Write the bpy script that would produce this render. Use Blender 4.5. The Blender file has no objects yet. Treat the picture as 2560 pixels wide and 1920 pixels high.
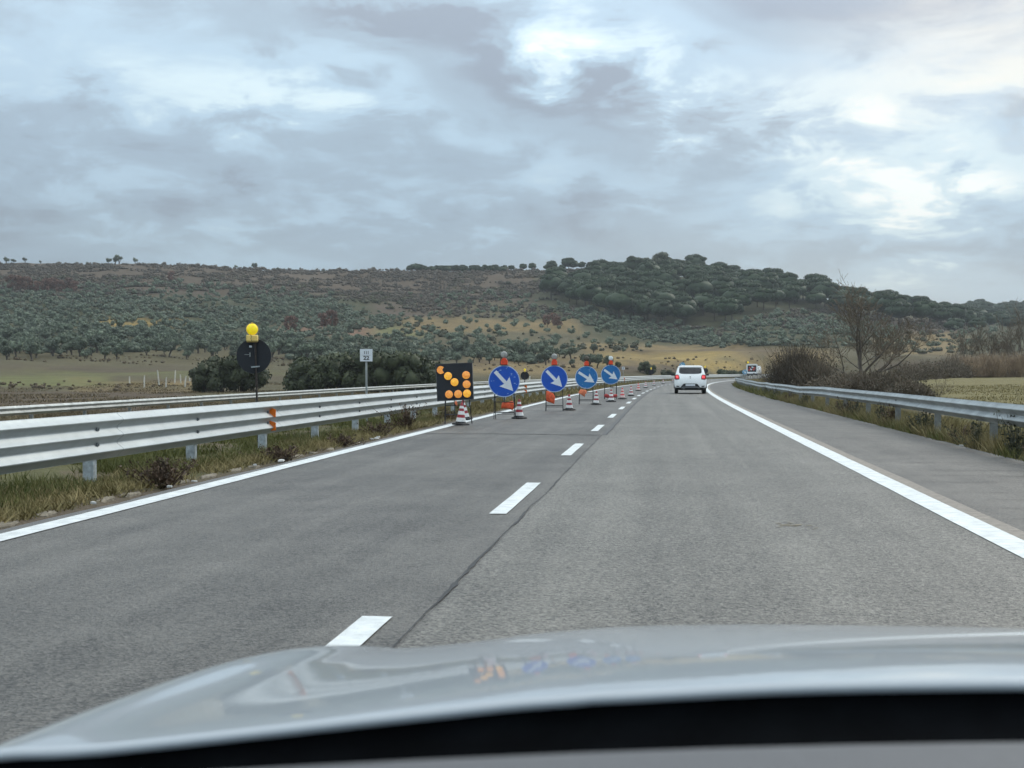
import bpy, math, random
import numpy as np
from mathutils import Vector, Matrix

# ------------------------------------------------------------------ camera, sky, sun, exposure
sc = bpy.context.scene
TH = math.radians(6.857)            # the camera looks 6.9 degrees left of the road's direction (+Y)
CAMZ = 1.2
cam_d = bpy.data.cameras.new('camera'); cam = bpy.data.objects.new('camera', cam_d); sc.collection.objects.link(cam)
cam.location = (0, 0, CAMZ)
cam.rotation_euler = (math.radians(90 - 0.547), 0, TH)
cam_d.sensor_width = 36.0; cam_d.lens = 44.2
cam_d.clip_start = 0.05; cam_d.clip_end = 12000
cam_d.dof.use_dof = True; cam_d.dof.focus_distance = 45.0; cam_d.dof.aperture_fstop = 11.0
sc.camera = cam
sc.view_settings.view_transform = 'Standard'; sc.view_settings.look = 'None'
sc.view_settings.exposure = 0.0; sc.view_settings.gamma = 1.0; sc.view_settings.use_curve_mapping = False
sc.cycles.use_denoising = True; sc.cycles.use_adaptive_sampling = True; sc.cycles.adaptive_threshold = 0.03; sc.cycles.adaptive_min_samples = 16
sc.cycles.max_bounces = 4; sc.cycles.diffuse_bounces = 2; sc.cycles.glossy_bounces = 2
sc.cycles.transmission_bounces = 3; sc.cycles.volume_bounces = 0; sc.cycles.transparent_max_bounces = 6
sc.cycles.sample_clamp_indirect = 4.0

SUN_AZ = math.radians(38)           # clockwise from +Y: ahead and to the right
SUN_EL = math.radians(34)
sun_d = bpy.data.lights.new('sun', 'SUN'); sun_d.energy = 1.4; sun_d.angle = math.radians(25); sun_d.color = (1.0, 0.92, 0.80)
sun = bpy.data.objects.new('sun', sun_d); sc.collection.objects.link(sun)
sd = Vector((math.sin(SUN_AZ) * math.cos(SUN_EL), math.cos(SUN_AZ) * math.cos(SUN_EL), math.sin(SUN_EL)))
sun.rotation_euler = sd.to_track_quat('Z', 'Y').to_euler(); sun.location = sd * 200

world = bpy.data.worlds.new('World'); sc.world = world; world.use_nodes = True
wt = world.node_tree; wt.nodes.clear()
world.cycles.sampling_method = 'MANUAL'; world.cycles.sample_map_resolution = 512
def WN(t, **kw):
    n = wt.nodes.new(t)
    for k, v in kw.items(): setattr(n, k, v)
    return n
def WL(a, b): wt.links.new(a, b)
def WM(op, a, b=None, c=None, clamp=False):
    n = WN('ShaderNodeMath', operation=op); n.use_clamp = clamp
    for i, v in enumerate((a, b, c)):
        if v is None: continue
        if isinstance(v, (int, float)): n.inputs[i].default_value = v
        else: WL(v, n.inputs[i])
    return n.outputs[0]
def WMIX(fac, a, b):
    n = WN('ShaderNodeMix', data_type='RGBA')
    for i, v in ((0, fac), (6, a), (7, b)):
        if isinstance(v, (int, float)): n.inputs[i].default_value = v
        elif isinstance(v, tuple): n.inputs[i].default_value = (*v, 1)
        else: WL(v, n.inputs[i])
    return n.outputs[2]
wout = WN('ShaderNodeOutputWorld'); wbg = WN('ShaderNodeBackground'); WL(wbg.outputs[0], wout.inputs[0])
sky = WN('ShaderNodeTexSky', sky_type='NISHITA'); sky.sun_disc = False
sky.sun_elevation = SUN_EL; sky.sun_rotation = SUN_AZ; sky.air_density = 1.0; sky.dust_density = 2.0; sky.ozone_density = 2.0
tc = WN('ShaderNodeTexCoord')
rot = WN('ShaderNodeVectorRotate', rotation_type='Z_AXIS'); rot.inputs['Angle'].default_value = -TH
WL(tc.outputs['Generated'], rot.inputs['Vector'])
sp = WN('ShaderNodeSeparateXYZ'); WL(rot.outputs[0], sp.inputs[0])
dx, dy, dz = sp.outputs
zc = WM('MAXIMUM', dz, 0.0)
az = WM('ARCTAN2', dx, dy); el = WM('ARCSINE', zc)
# cloud layer projected from a plane above (clouds compress towards the horizon)
den = WM('ADD', zc, 0.26)
cp = WN('ShaderNodeCombineXYZ'); WL(WM('DIVIDE', dx, den), cp.inputs[0]); WL(WM('DIVIDE', dy, den), cp.inputs[1]); WL(WM('MULTIPLY', el, 2.0), cp.inputs[2])
def WNOISE(scale, detail, rough, dist=0.0, off=0.0):
    m = WN('ShaderNodeVectorMath', operation='ADD'); m.inputs[1].default_value = (off, off * 0.7, off * 1.3); WL(cp.outputs[0], m.inputs[0])
    n = WN('ShaderNodeTexNoise'); n.inputs['Scale'].default_value = scale; n.inputs['Detail'].default_value = detail
    n.inputs['Roughness'].default_value = rough; n.inputs['Distortion'].default_value = dist
    WL(m.outputs[0], n.inputs['Vector']); return n.outputs['Fac']
n1 = WNOISE(1.9, 7, 0.55, 0.35, 3.1); n2 = WNOISE(5.2, 7, 0.58, 0.3, 9.7); n3 = WNOISE(0.55, 4, 0.5, 0.3, 21.0)
# the big cloud masses of this sky, as soft lobes in azimuth / elevation (wobbled by the noise)
wob_a = WM('MULTIPLY_ADD', WM('SUBTRACT', n1, 0.5), 0.22, az)
wob_e = WM('MULTIPLY_ADD', WM('SUBTRACT', n2, 0.5), 0.15, el)
def lobe(a0, e0, ra, re, slant=0.0):
    da = WM('SUBTRACT', wob_a, a0)
    de = WM('SUBTRACT', WM('SUBTRACT', wob_e, e0), WM('MULTIPLY', da, slant))
    q = WM('ADD', WM('POWER', WM('ABSOLUTE', WM('DIVIDE', da, ra)), 2.0), WM('POWER', WM('ABSOLUTE', WM('DIVIDE', de, re)), 2.0))
    return WM('EXPONENT', WM('MULTIPLY', q, -1.0))
def A(px): return math.atan((px - 1106) / 2717)
def EL(px, py): return math.atan((804 - py) / 2717 * math.cos(A(px)))
bright = WM('ADD', lobe(A(1930), EL(1930, 190), 0.19, 0.060, 0.0), WM('MULTIPLY', lobe(A(1280), EL(1280, 20), 0.09, 0.05, -0.3), 0.75))
bright = WM('ADD', bright, WM('MULTIPLY', lobe(A(2050), EL(2050, 390), 0.16, 0.03, 0.1), 0.55))
bright = WM('ADD', bright, WM('MULTIPLY', lobe(A(560), EL(560, 160), 0.22, 0.025, 0.12), 0.42))
dark = WM('ADD', WM('MULTIPLY', lobe(A(1850), EL(1850, -45), 0.21, 0.055, -0.05), 1.35), WM('MULTIPLY', lobe(A(1200), EL(1200, 205), 0.14, 0.030, -0.34), 1.2))
dark = WM('ADD', dark, WM('MULTIPLY', lobe(A(2230), EL(2200, 270), 0.028, 0.024), 1.0))
dark = WM('ADD', dark, WM('MULTIPLY', lobe(A(100), EL(100, 500), 0.40, 0.030, -0.02), 0.55))
dark = WM('ADD', dark, WM('MULTIPLY', lobe(A(760), EL(760, 60), 0.07, 0.014), 0.5))
dark = WM('ADD', dark, WM('MULTIPLY', lobe(A(1500), EL(1500, 420), 0.16, 0.024, 0.2), 0.40))
base = WM('MULTIPLY_ADD', WM('SUBTRACT', n1, 0.5), 1.0, 0.41)
damp = WM('MULTIPLY_ADD', el, 4.0, 0.22, clamp=True)     # distant cloud near the horizon is smoother
base = WM('MULTIPLY_ADD', WM('MULTIPLY', WM('SUBTRACT', n2, 0.5), damp), 0.95, base)
base = WM('MULTIPLY_ADD', WM('MULTIPLY', bright, WM('MULTIPLY_ADD', n2, 1.5, 0.25)), 0.52, base)
base = WM('MULTIPLY_ADD', dark, -0.46, base)
ramp = WN('ShaderNodeValToRGB'); WL(base, ramp.inputs[0])
cr = ramp.color_ramp; cr.interpolation = 'EASE'
cr.elements[0].position = 0.02; cr.elements[0].color = (0.262, 0.318, 0.392, 1)
cr.elements[1].position = 0.96; cr.elements[1].color = (0.90, 0.95, 0.93, 1)
for p, c in ((0.26, (0.330, 0.428, 0.520)), (0.48, (0.420, 0.562, 0.680)), (0.70, (0.60, 0.740, 0.805))):
    e = cr.elements.new(p); e.color = (*c, 1)
# a few gaps in the layer through which the blue sky itself is seen
gap = WM('MULTIPLY', WM('SUBTRACT', n3, 0.40, clamp=True), 3.0, clamp=True)
skyc = WN('ShaderNodeVectorMath', operation='SCALE'); WL(sky.outputs[0], skyc.inputs[0]); skyc.inputs['Scale'].default_value = 0.10
mixc = WMIX(WM('MULTIPLY_ADD', gap, 0.30, 0.0), ramp.outputs[0], skyc.outputs[0])
# warm tinge near the hidden sun
warm = WM('MULTIPLY', lobe(A(2150), EL(2150, 110), 0.15, 0.045, 0.1), 0.6)
mixw = WMIX(warm, mixc, (0.86, 0.80, 0.69))
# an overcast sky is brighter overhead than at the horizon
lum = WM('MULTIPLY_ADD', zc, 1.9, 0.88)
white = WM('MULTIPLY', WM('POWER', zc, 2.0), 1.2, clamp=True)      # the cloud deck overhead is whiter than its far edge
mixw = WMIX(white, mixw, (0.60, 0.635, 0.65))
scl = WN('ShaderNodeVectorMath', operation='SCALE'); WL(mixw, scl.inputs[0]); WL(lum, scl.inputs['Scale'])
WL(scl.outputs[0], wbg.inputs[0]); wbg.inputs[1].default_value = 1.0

# ------------------------------------------------------------------ helpers
rng = np.random.default_rng(7); random.seed(7)
COL = sc.collection
def link(o): COL.objects.link(o); return o
def tag(o, label=None, cat=None, group=None, kind=None):
    if label: o['label'] = label
    if cat: o['category'] = cat
    if group: o['group'] = group
    if kind: o['kind'] = kind
    return o
def empty(name, loc=(0, 0, 0), rz=0.0, label=None, cat=None, group=None):
    o = bpy.data.objects.new(name, None); o.location = loc; o.rotation_euler = (0, 0, rz); o.empty_display_size = 0.2
    link(o); return tag(o, label, cat, group)
def mesh_obj(name, V, F, mat, parent=None, smooth=False, mats=None, mi=None):
    me = bpy.data.meshes.new(name); me.from_pydata(V, [], F)
    if mats:
        for m in mats: me.materials.append(m)
        me.polygons.foreach_set('material_index', mi)
    elif mat: me.materials.append(mat)
    if smooth: me.polygons.foreach_set('use_smooth', [True] * len(me.polygons))
    me.update()
    o = bpy.data.objects.new(name, me); o.parent = parent; return link(o)
def np_mesh(name, V, quads, mat, parent=None, smooth=False, attr=None):
    """V (n,3) array, quads (m,k) array of equal-size polygons"""
    me = bpy.data.meshes.new(name); V = np.asarray(V, np.float32); q = np.asarray(quads, np.int32)
    k = q.shape[1]; m = len(q)
    me.vertices.add(len(V)); me.vertices.foreach_set('co', V.ravel())
    me.loops.add(m * k); me.loops.foreach_set('vertex_index', q.ravel())
    me.polygons.add(m); me.polygons.foreach_set('loop_start', np.arange(0, m * k, k, dtype=np.int32))
    if smooth: me.polygons.foreach_set('use_smooth', np.ones(m, bool))
    me.update(calc_edges=True)
    if attr is not None:
        ca = me.color_attributes.new('tone', 'FLOAT_COLOR', 'POINT')
        ca.data.foreach_set('color', np.hstack([attr, np.ones((len(V), 1))]).astype(np.float32).ravel())
    if mat: me.materials.append(mat)
    if name is None: return me
    o = bpy.data.objects.new(name, me); o.parent = parent; return link(o)
class MB:
    """collects simple shapes into one mesh"""
    def __init__(s): s.V = []; s.F = []
    def add(s, V, F):
        b = len(s.V); s.V += [tuple(v) for v in V]; s.F += [tuple(i + b for i in f) for f in F]; return s
    def box(s, c, d, R=None):
        x, y, z = (k / 2 for k in d)
        P = [Vector(p) for p in ((-x, -y, -z), (x, -y, -z), (x, y, -z), (-x, y, -z), (-x, -y, z), (x, -y, z), (x, y, z), (-x, y, z))]
        if R is not None: P = [R @ p for p in P]
        return s.add([p + Vector(c) for p in P], [(0, 3, 2, 1), (4, 5, 6, 7), (0, 1, 5, 4), (1, 2, 6, 5), (2, 3, 7, 6), (3, 0, 4, 7)])
    def tube(s, pts, rad, n=8, cap=True):
        pts = [Vector(p) for p in pts]; rad = rad if isinstance(rad, (list, tuple)) else [rad] * len(pts)
        rings = []; up = None
        for i, p in enumerate(pts):
            t = (pts[min(i + 1, len(pts) - 1)] - pts[max(i - 1, 0)]).normalized()
            if up is None: up = t.orthogonal().normalized()
            a = (up - t * up.dot(t)).normalized(); b = t.cross(a); up = a
            rings.append([p + (a * math.cos(2 * math.pi * j / n) + b * math.sin(2 * math.pi * j / n)) * rad[i] for j in range(n)])
        V = [v for r in rings for v in r]; F = []
        for i in range(len(rings) - 1):
            for j in range(n): F.append((i * n + j, i * n + (j + 1) % n, (i + 1) * n + (j + 1) % n, (i + 1) * n + j))
        if cap: F += [tuple(range(n - 1, -1, -1)), tuple((len(rings) - 1) * n + j for j in range(n))]
        return s.add(V, F)
    def lathe(s, prof, n=20, c=(0, 0, 0), axis='Z'):
        V = []; F = []; m = len(prof)
        for r, z in prof:
            for j in range(n):
                a = 2 * math.pi * j / n; x, y = r * math.cos(a), r * math.sin(a)
                V.append((x + c[0], y + c[1], z + c[2]) if axis == 'Z' else (x + c[0], z + c[1], y + c[2]))
        for i in range(m - 1):
            for j in range(n): F.append((i * n + j, i * n + (j + 1) % n, (i + 1) * n + (j + 1) % n, (i + 1) * n + j))
        F += [tuple(range(n - 1, -1, -1)), tuple((m - 1) * n + j for j in range(n))]
        return s.add(V, F)
    def prism(s, poly, y0, y1):
        """polygon in (x,z) extruded along y"""
        n = len(poly); V = [(x, y0, z) for x, z in poly] + [(x, y1, z) for x, z in poly]
        F = [tuple(range(n)), tuple(range(2 * n - 1, n - 1, -1))] + [(i, i + n, (i + 1) % n + n, (i + 1) % n) for i in range(n)]
        return s.add(V, F)
    def build(s, name, mat, parent=None, smooth=False): return mesh_obj(name, s.V, s.F, mat, parent, smooth)
def smooth_angle(o, deg=35):
    o.data.polygons.foreach_set('use_smooth', [True] * len(o.data.polygons))
    o.data.set_sharp_from_angle(angle=math.radians(deg)); return o
def copy_tree(o, parent=None):
    c = o.copy(); link(c); c.parent = parent
    for ch in o.children: copy_tree(ch, c)
    return c
def dup(src, name, parent, loc=None):
    c = bpy.data.objects.new(name, src.data); c.parent = parent
    if loc is not None: c.location = loc
    return link(c)

# ------------------------------------------------------------------ materials
def new_mat(name):
    m = bpy.data.materials.new(name); m.use_nodes = True; nt = m.node_tree
    b = nt.nodes['Principled BSDF']; return m, nt, b
def pmat(name, c, rough=0.6, metal=0.0, var=0.0, vscale=3.0, bump=0.0, bscale=30.0, coat=0.0, emit=0.0, spec=0.5, c2=None, trans=0.0, rnd=0.0, sub=None, dist=0.02):
    """plain surface with noise-varied colour (between c and c2 or a darker c) and fine relief"""
    m, nt, b = new_mat(name)
    b.inputs['Roughness'].default_value = rough; b.inputs['Metallic'].default_value = metal
    b.inputs['Coat Weight'].default_value = coat; b.inputs['Coat Roughness'].default_value = 0.04
    b.inputs['Specular IOR Level'].default_value = spec
    b.inputs['Transmission Weight'].default_value = trans
    col = None
    b.inputs['Base Color'].default_value = (*c, 1)
    if var > 0 or c2:
        geo = nt.nodes.new('ShaderNodeNewGeometry')
        n = nt.nodes.new('ShaderNodeTexNoise'); n.inputs['Scale'].default_value = vscale; n.inputs['Detail'].default_value = 6; n.inputs['Roughness'].default_value = 0.62
        nt.links.new(geo.outputs['Position'], n.inputs['Vector'])
        mr = nt.nodes.new('ShaderNodeMapRange'); mr.inputs[1].default_value = 0.33; mr.inputs[2].default_value = 0.67; nt.links.new(n.outputs['Fac'], mr.inputs[0])
        mx = nt.nodes.new('ShaderNodeMix'); mx.data_type = 'RGBA'; nt.links.new(mr.outputs[0], mx.inputs[0])
        mx.inputs[6].default_value = (*(c2 if c2 else tuple(k * (1 - var) for k in c)), 1); mx.inputs[7].default_value = (*(c if c2 else tuple(min(1, k * (1 + var * 0.5)) for k in c)), 1)
        col = mx.outputs[2]
    if rnd > 0:
        oi = nt.nodes.new('ShaderNodeObjectInfo'); mr2 = nt.nodes.new('ShaderNodeMapRange'); nt.links.new(oi.outputs['Random'], mr2.inputs[0])
        mr2.inputs[3].default_value = 1 - rnd; mr2.inputs[4].default_value = 1 + rnd
        hsv = nt.nodes.new('ShaderNodeHueSaturation'); nt.links.new(mr2.outputs[0], hsv.inputs['Value'])
        if col: nt.links.new(col, hsv.inputs['Color'])
        else: hsv.inputs['Color'].default_value = (*c, 1)
        col = hsv.outputs[0]
    if col: nt.links.new(col, b.inputs['Base Color'])
    if emit > 0:
        b.inputs['Emission Strength'].default_value = emit; b.inputs['Emission Color'].default_value = (*c, 1)
        if col: nt.links.new(col, b.inputs['Emission Color'])
    if bump > 0:
        geo2 = nt.nodes.new('ShaderNodeNewGeometry'); n2_ = nt.nodes.new('ShaderNodeTexNoise'); n2_.inputs['Scale'].default_value = bscale; n2_.inputs['Detail'].default_value = 4
        nt.links.new(geo2.outputs['Position'], n2_.inputs['Vector'])
        bp = nt.nodes.new('ShaderNodeBump'); bp.inputs['Strength'].default_value = bump; bp.inputs['Distance'].default_value = dist
        nt.links.new(n2_.outputs['Fac'], bp.inputs['Height']); nt.links.new(bp.outputs[0], b.inputs['Normal'])
    return m
def asphalt(name, c, grain=120.0, contrast=0.5, streak=0.15, patch=0.18, warm=0.0, bump=0.6):
    """aggregate speckle + broad mottling + lengthwise wear, all in metres"""
    m, nt, b = new_mat(name); L = nt.links.new
    geo = nt.nodes.new('ShaderNodeNewGeometry')
    def noise(scale, det, rough, sx=1, sy=1):
        mp = nt.nodes.new('ShaderNodeMapping'); mp.inputs['Scale'].default_value = (sx, sy, 1); L(geo.outputs['Position'], mp.inputs['Vector'])
        n = nt.nodes.new('ShaderNodeTexNoise'); n.inputs['Scale'].default_value = scale; n.inputs['Detail'].default_value = det; n.inputs['Roughness'].default_value = rough
        L(mp.outputs[0], n.inputs['Vector']); return n.outputs['Fac']
    def math_(op, a, bb, cc=None):
        n = nt.nodes.new('ShaderNodeMath'); n.operation = op
        for i, v in enumerate((a, bb, cc)):
            if v is None: continue
            if isinstance(v, (int, float)): n.inputs[i].default_value = v
            else: L(v, n.inputs[i])
        return n.outputs[0]
    vor = nt.nodes.new('ShaderNodeTexVoronoi'); vor.inputs['Scale'].default_value = grain; L(geo.outputs['Position'], vor.inputs['Vector'])
    sepc = nt.nodes.new('ShaderNodeSeparateColor'); L(vor.outputs['Color'], sepc.inputs[0])
    sp1 = math_('MULTIPLY_ADD', math_('SUBTRACT', sepc.outputs[0], 0.5), contrast, 1.0)
    sp2 = math_('MULTIPLY_ADD', math_('SUBTRACT', noise(grain * 0.30, 5, 0.75), 0.5), contrast * 1.9, 0.0)
    st = math_('MULTIPLY_ADD', math_('SUBTRACT', noise(1.0, 4, 0.6, 1.7, 0.035), 0.5), streak * 2.2, 0.0)
    pa = math_('MULTIPLY_ADD', math_('SUBTRACT', noise(0.33, 6, 0.65), 0.5), patch * 2.2, 0.0)
    p2 = math_('MULTIPLY_ADD', math_('SUBTRACT', noise(3.1, 5, 0.6, 1.0, 0.45), 0.5), patch * 1.2, 0.0)
    v = math_('ADD', math_('ADD', sp1, sp2), math_('ADD', math_('ADD', st, pa), p2))
    v = math_('MAXIMUM', v, 0.15)
    sc_ = nt.nodes.new('ShaderNodeVectorMath'); sc_.operation = 'SCALE'; sc_.inputs[0].default_value = c; L(v, sc_.inputs['Scale'])
    L(sc_.outputs[0], b.inputs['Base Color']); b.inputs['Roughness'].default_value = 0.62; b.inputs['Specular IOR Level'].default_value = 0.62
    bp = nt.nodes.new('ShaderNodeBump'); bp.inputs['Strength'].default_value = bump; bp.inputs['Distance'].default_value = 0.006
    L(vor.outputs['Distance'], bp.inputs['Height']); L(bp.outputs[0], b.inputs['Normal'])
    return m
def leaf_mat(name, c, c2, rough=0.65, rnd=0.15, vscale=0.9):
    m = pmat(name, c, rough, c2=c2, vscale=vscale, rnd=rnd, spec=0.3); return m

M = {}
M['lane_r'] = asphalt('worn_coarse_asphalt', (0.112, 0.107, 0.094), 75, 1.35, 0.62, 0.46)
M['lane_l'] = asphalt('fine_grey_asphalt', (0.078, 0.074, 0.066), 85, 1.15, 0.80, 0.85)
M['shoulder'] = asphalt('old_cracked_asphalt', (0.078, 0.073, 0.064), 85, 1.15, 0.5, 0.80)
M['road_base'] = asphalt('asphalt_edge', (0.10, 0.098, 0.094), 90, 0.5, 0.1, 0.2)
M['paint'] = pmat('road_paint_white', (0.72, 0.75, 0.75), 0.6, c2=(0.50, 0.53, 0.53), vscale=7, bump=0.3, bscale=60, dist=0.004)
M['seam'] = pmat('bitumen_joint', (0.030, 0.031, 0.033), 0.7, var=0.4, vscale=20)
M['crack'] = pmat('crack_dark', (0.045, 0.045, 0.045), 0.8)
M['zinc'] = pmat('galvanised_steel', (0.41, 0.45, 0.465), 0.42, 0.58, var=0.14, vscale=2.2, bump=0.05, bscale=8)
M['zinc_old'] = pmat('weathered_galvanised_steel', (0.40, 0.42, 0.41), 0.38, 0.70, var=0.30, vscale=2.5, bump=0.1, bscale=9)
M['zinc_post'] = pmat('galvanised_post', (0.50, 0.55, 0.58), 0.5, 0.5, var=0.38, vscale=14)
M['bolt'] = pmat('bolt_dark', (0.05, 0.05, 0.05), 0.6, 0.3)
M['orange_refl'] = pmat('orange_reflector', (0.92, 0.20, 0.015), 0.3, var=0.1, vscale=40)
M['black_metal'] = pmat('black_painted_metal', (0.018, 0.020, 0.024), 0.5, var=0.3, vscale=9)
M['panel_black'] = pmat('matt_black_panel', (0.010, 0.013, 0.019), 0.55, var=0.3, vscale=25)
M['amber'] = pmat('amber_lamp_lens', (1.0, 0.46, 0.09), 0.3, c2=(0.62, 0.16, 0.03), vscale=46, emit=0.36)
M['amber_lit'] = pmat('amber_lamp_lit', (1.0, 0.56, 0.06), 0.3, c2=(0.75, 0.27, 0.03), vscale=46, emit=0.45)
M['yellow_lit'] = pmat('yellow_lamp_lit', (0.92, 0.74, 0.015), 0.25, c2=(0.80, 0.58, 0.02), vscale=22, emit=0.36)
M['yellow_box'] = pmat('yellow_plastic', (0.82, 0.60, 0.18), 0.5, var=0.15, vscale=10)
M['blue'] = pmat('blue_reflective_sheet', (0.008, 0.085, 0.48), 0.4, var=0.12, vscale=5)
M['blue2'] = pmat('faded_blue_reflective_sheet', (0.006, 0.13, 0.42), 0.45, c2=(0.02, 0.17, 0.40), vscale=5)
M['sign_white'] = pmat('white_reflective_sheet', (0.72, 0.76, 0.80), 0.45, var=0.06, vscale=8)
M['rim'] = pmat('sign_rim_pale_blue', (0.42, 0.52, 0.72), 0.5)
M['scuff'] = pmat('scuff_pale_blue', (0.25, 0.40, 0.66), 0.6)
M['red_lamp'] = pmat('orange_red_lamp_case', (0.80, 0.075, 0.025), 0.35, var=0.25, vscale=18)
M['lens_clear'] = pmat('smoky_clear_lens', (0.36, 0.36, 0.34), 0.15, var=0.3, vscale=20)
M['lens_white'] = pmat('white_lens', (0.78, 0.84, 0.84), 0.2, var=0.2, vscale=25)
M['lens_dark'] = pmat('dark_lens', (0.08, 0.07, 0.05), 0.2)
M['bag'] = pmat('orange_red_sack_cloth', (0.76, 0.115, 0.038), 0.7, var=0.35, vscale=14, bump=0.4, bscale=22)
M['bag2'] = pmat('salmon_orange_sack_cloth', (0.80, 0.22, 0.10), 0.7, var=0.3, vscale=14, bump=0.4, bscale=22)
M['bag3'] = pmat('dull_red_sack_cloth', (0.46, 0.05, 0.05), 0.7, var=0.35, vscale=14, bump=0.4, bscale=22)
M['cone_red'] = pmat('cone_dark_red', (0.32, 0.020, 0.030), 0.45, var=0.25, vscale=16)
M['cone_bright'] = pmat('cone_bright_red', (0.62, 0.045, 0.050), 0.45, var=0.2, vscale=16)
M['cone_white'] = pmat('cone_white', (0.74, 0.74, 0.72), 0.5, var=0.12, vscale=16)
M['cone_pink'] = pmat('cone_pinkish_white', (0.74, 0.58, 0.55), 0.5, var=0.12, vscale=16)  # pinker white bands for the brighter red cones
M['rubber'] = pmat('black_rubber', (0.016, 0.016, 0.017), 0.7, var=0.3, vscale=20)
M['car_white'] = pmat('white_car_paint', (0.88, 0.90, 0.90), 0.35, coat=0.6, var=0.03, vscale=2)
M['glass_dark'] = pmat('dark_car_glass', (0.010, 0.012, 0.016), 0.25, coat=0.0, c2=(0.045, 0.05, 0.055), vscale=4, spec=0.35)
M['plastic'] = pmat('black_plastic', (0.020, 0.022, 0.025), 0.55, var=0.2, vscale=12)
M['grey_plastic'] = pmat('grey_plastic', (0.18, 0.19, 0.20), 0.5)
M['tail'] = pmat('tail_light_lit', (0.85, 0.03, 0.04), 0.25, c2=(1.0, 0.10, 0.10), vscale=14, emit=0.45)
M['tail_dark'] = pmat('tail_light_case', (0.20, 0.006, 0.010), 0.25)
M['hood'] = pmat('silver_white_car_paint', (0.35, 0.39, 0.425), 0.35, 0.0, coat=0.85, spec=0.5, var=0.02, vscale=3)
M['cowl'] = pmat('matt_black_cowl', (0.0022, 0.0028, 0.0036), 0.8, var=0.5, vscale=18, spec=0.03)
M['dash'] = pmat('grey_dashboard_plastic', (0.095, 0.098, 0.105), 0.7, var=0.08, vscale=120, bump=0.3, bscale=300, dist=0.001)
M['pole_rust'] = pmat('rusty_brown_pole', (0.045, 0.035, 0.03), 0.6, 0.2, var=0.4, vscale=20)
M['stone'] = pmat('pale_concrete', (0.235, 0.205, 0.155), 0.85, var=0.4, vscale=18, bump=0.6, bscale=40)
M['litter'] = pmat('white_litter', (0.46, 0.46, 0.44), 0.6)
M['rock'] = pmat('pale_limestone', (0.36, 0.33, 0.30), 0.85, var=0.3, vscale=1.5)
M['olive'] = leaf_mat('olive_foliage', (0.142, 0.172, 0.120), (0.075, 0.098, 0.066), rnd=.34)
M['olive2'] = leaf_mat('dark_olive_foliage', (0.085, 0.115, 0.088), (0.05, 0.072, 0.055))
M['pine'] = leaf_mat('pine_foliage', (0.025, 0.050, 0.016), (0.013, 0.028, 0.010), vscale=0.5)
M['hedge'] = leaf_mat('dark_evergreen_foliage', (0.070, 0.082, 0.040), (0.036, 0.045, 0.024), vscale=1.5)
M['autumn'] = leaf_mat('rusty_autumn_foliage', (0.20, 0.105, 0.075), (0.12, 0.070, 0.052))
M['scrub'] = leaf_mat('brown_grey_scrub', (0.118, 0.096, 0.070), (0.062, 0.054, 0.040), vscale=0.12)
M['scrub_green'] = leaf_mat('green_grey_scrub', (0.098, 0.096, 0.052), (0.052, 0.058, 0.034), vscale=0.12)
M['tuft'] = leaf_mat('dry_brown_tufts', (0.150, 0.112, 0.066), (0.085, 0.064, 0.040), vscale=0.15)
M['bark'] = pmat('grey_brown_bark', (0.075, 0.060, 0.048), 0.85, var=0.3, vscale=4)
M['bark_bare'] = pmat('bare_twig_bark', (0.100, 0.082, 0.066), 0.85, var=0.35, vscale=3)
M['twig'] = pmat('thin_brown_twigs', (0.142, 0.112, 0.078), 0.85, var=0.4, vscale=1.5, rnd=0.2)
M['twig_red'] = pmat('reddish_twigs', (0.20, 0.10, 0.065), 0.85, var=0.3, vscale=2)
M['bramble'] = pmat('bramble_leaf', (0.118, 0.092, 0.064), 0.8, c2=(0.070, 0.064, 0.040), vscale=1.2, rnd=0.2)
M['reed'] = pmat('dry_reed', (0.36, 0.27, 0.17), 0.8, c2=(0.20, 0.14, 0.09), vscale=1.1, rnd=0.15)
M['grass'] = pmat('short_green_grass', (0.155, 0.150, 0.050), 0.7, c2=(0.070, 0.088, 0.026), vscale=1.6, spec=0.2)
M['grass_dry'] = pmat('dry_grass', (0.29, 0.235, 0.115), 0.75, c2=(0.13, 0.115, 0.045), vscale=1.3, spec=0.2)
M['grass_brown'] = pmat('dead_brown_grass', (0.195, 0.150, 0.088), 0.8, c2=(0.105, 0.086, 0.050), vscale=0.4, spec=0.2)
M['weed'] = pmat('withered_weed', (0.12, 0.075, 0.045), 0.85, c2=(0.040, 0.030, 0.022), vscale=8)
M['weed_green'] = pmat('dark_green_weed', (0.060, 0.065, 0.036), 0.8, c2=(0.035, 0.038, 0.024), vscale=8)
M['post_white'] = pmat('whitewashed_wood', (0.62, 0.60, 0.55), 0.8, var=0.3, vscale=2)
M['text'] = pmat('black_lettering', (0.012, 0.012, 0.014), 0.6)
M['truck_red'] = pmat('truck_panel_red', (0.55, 0.06, 0.05), 0.5)

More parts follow.
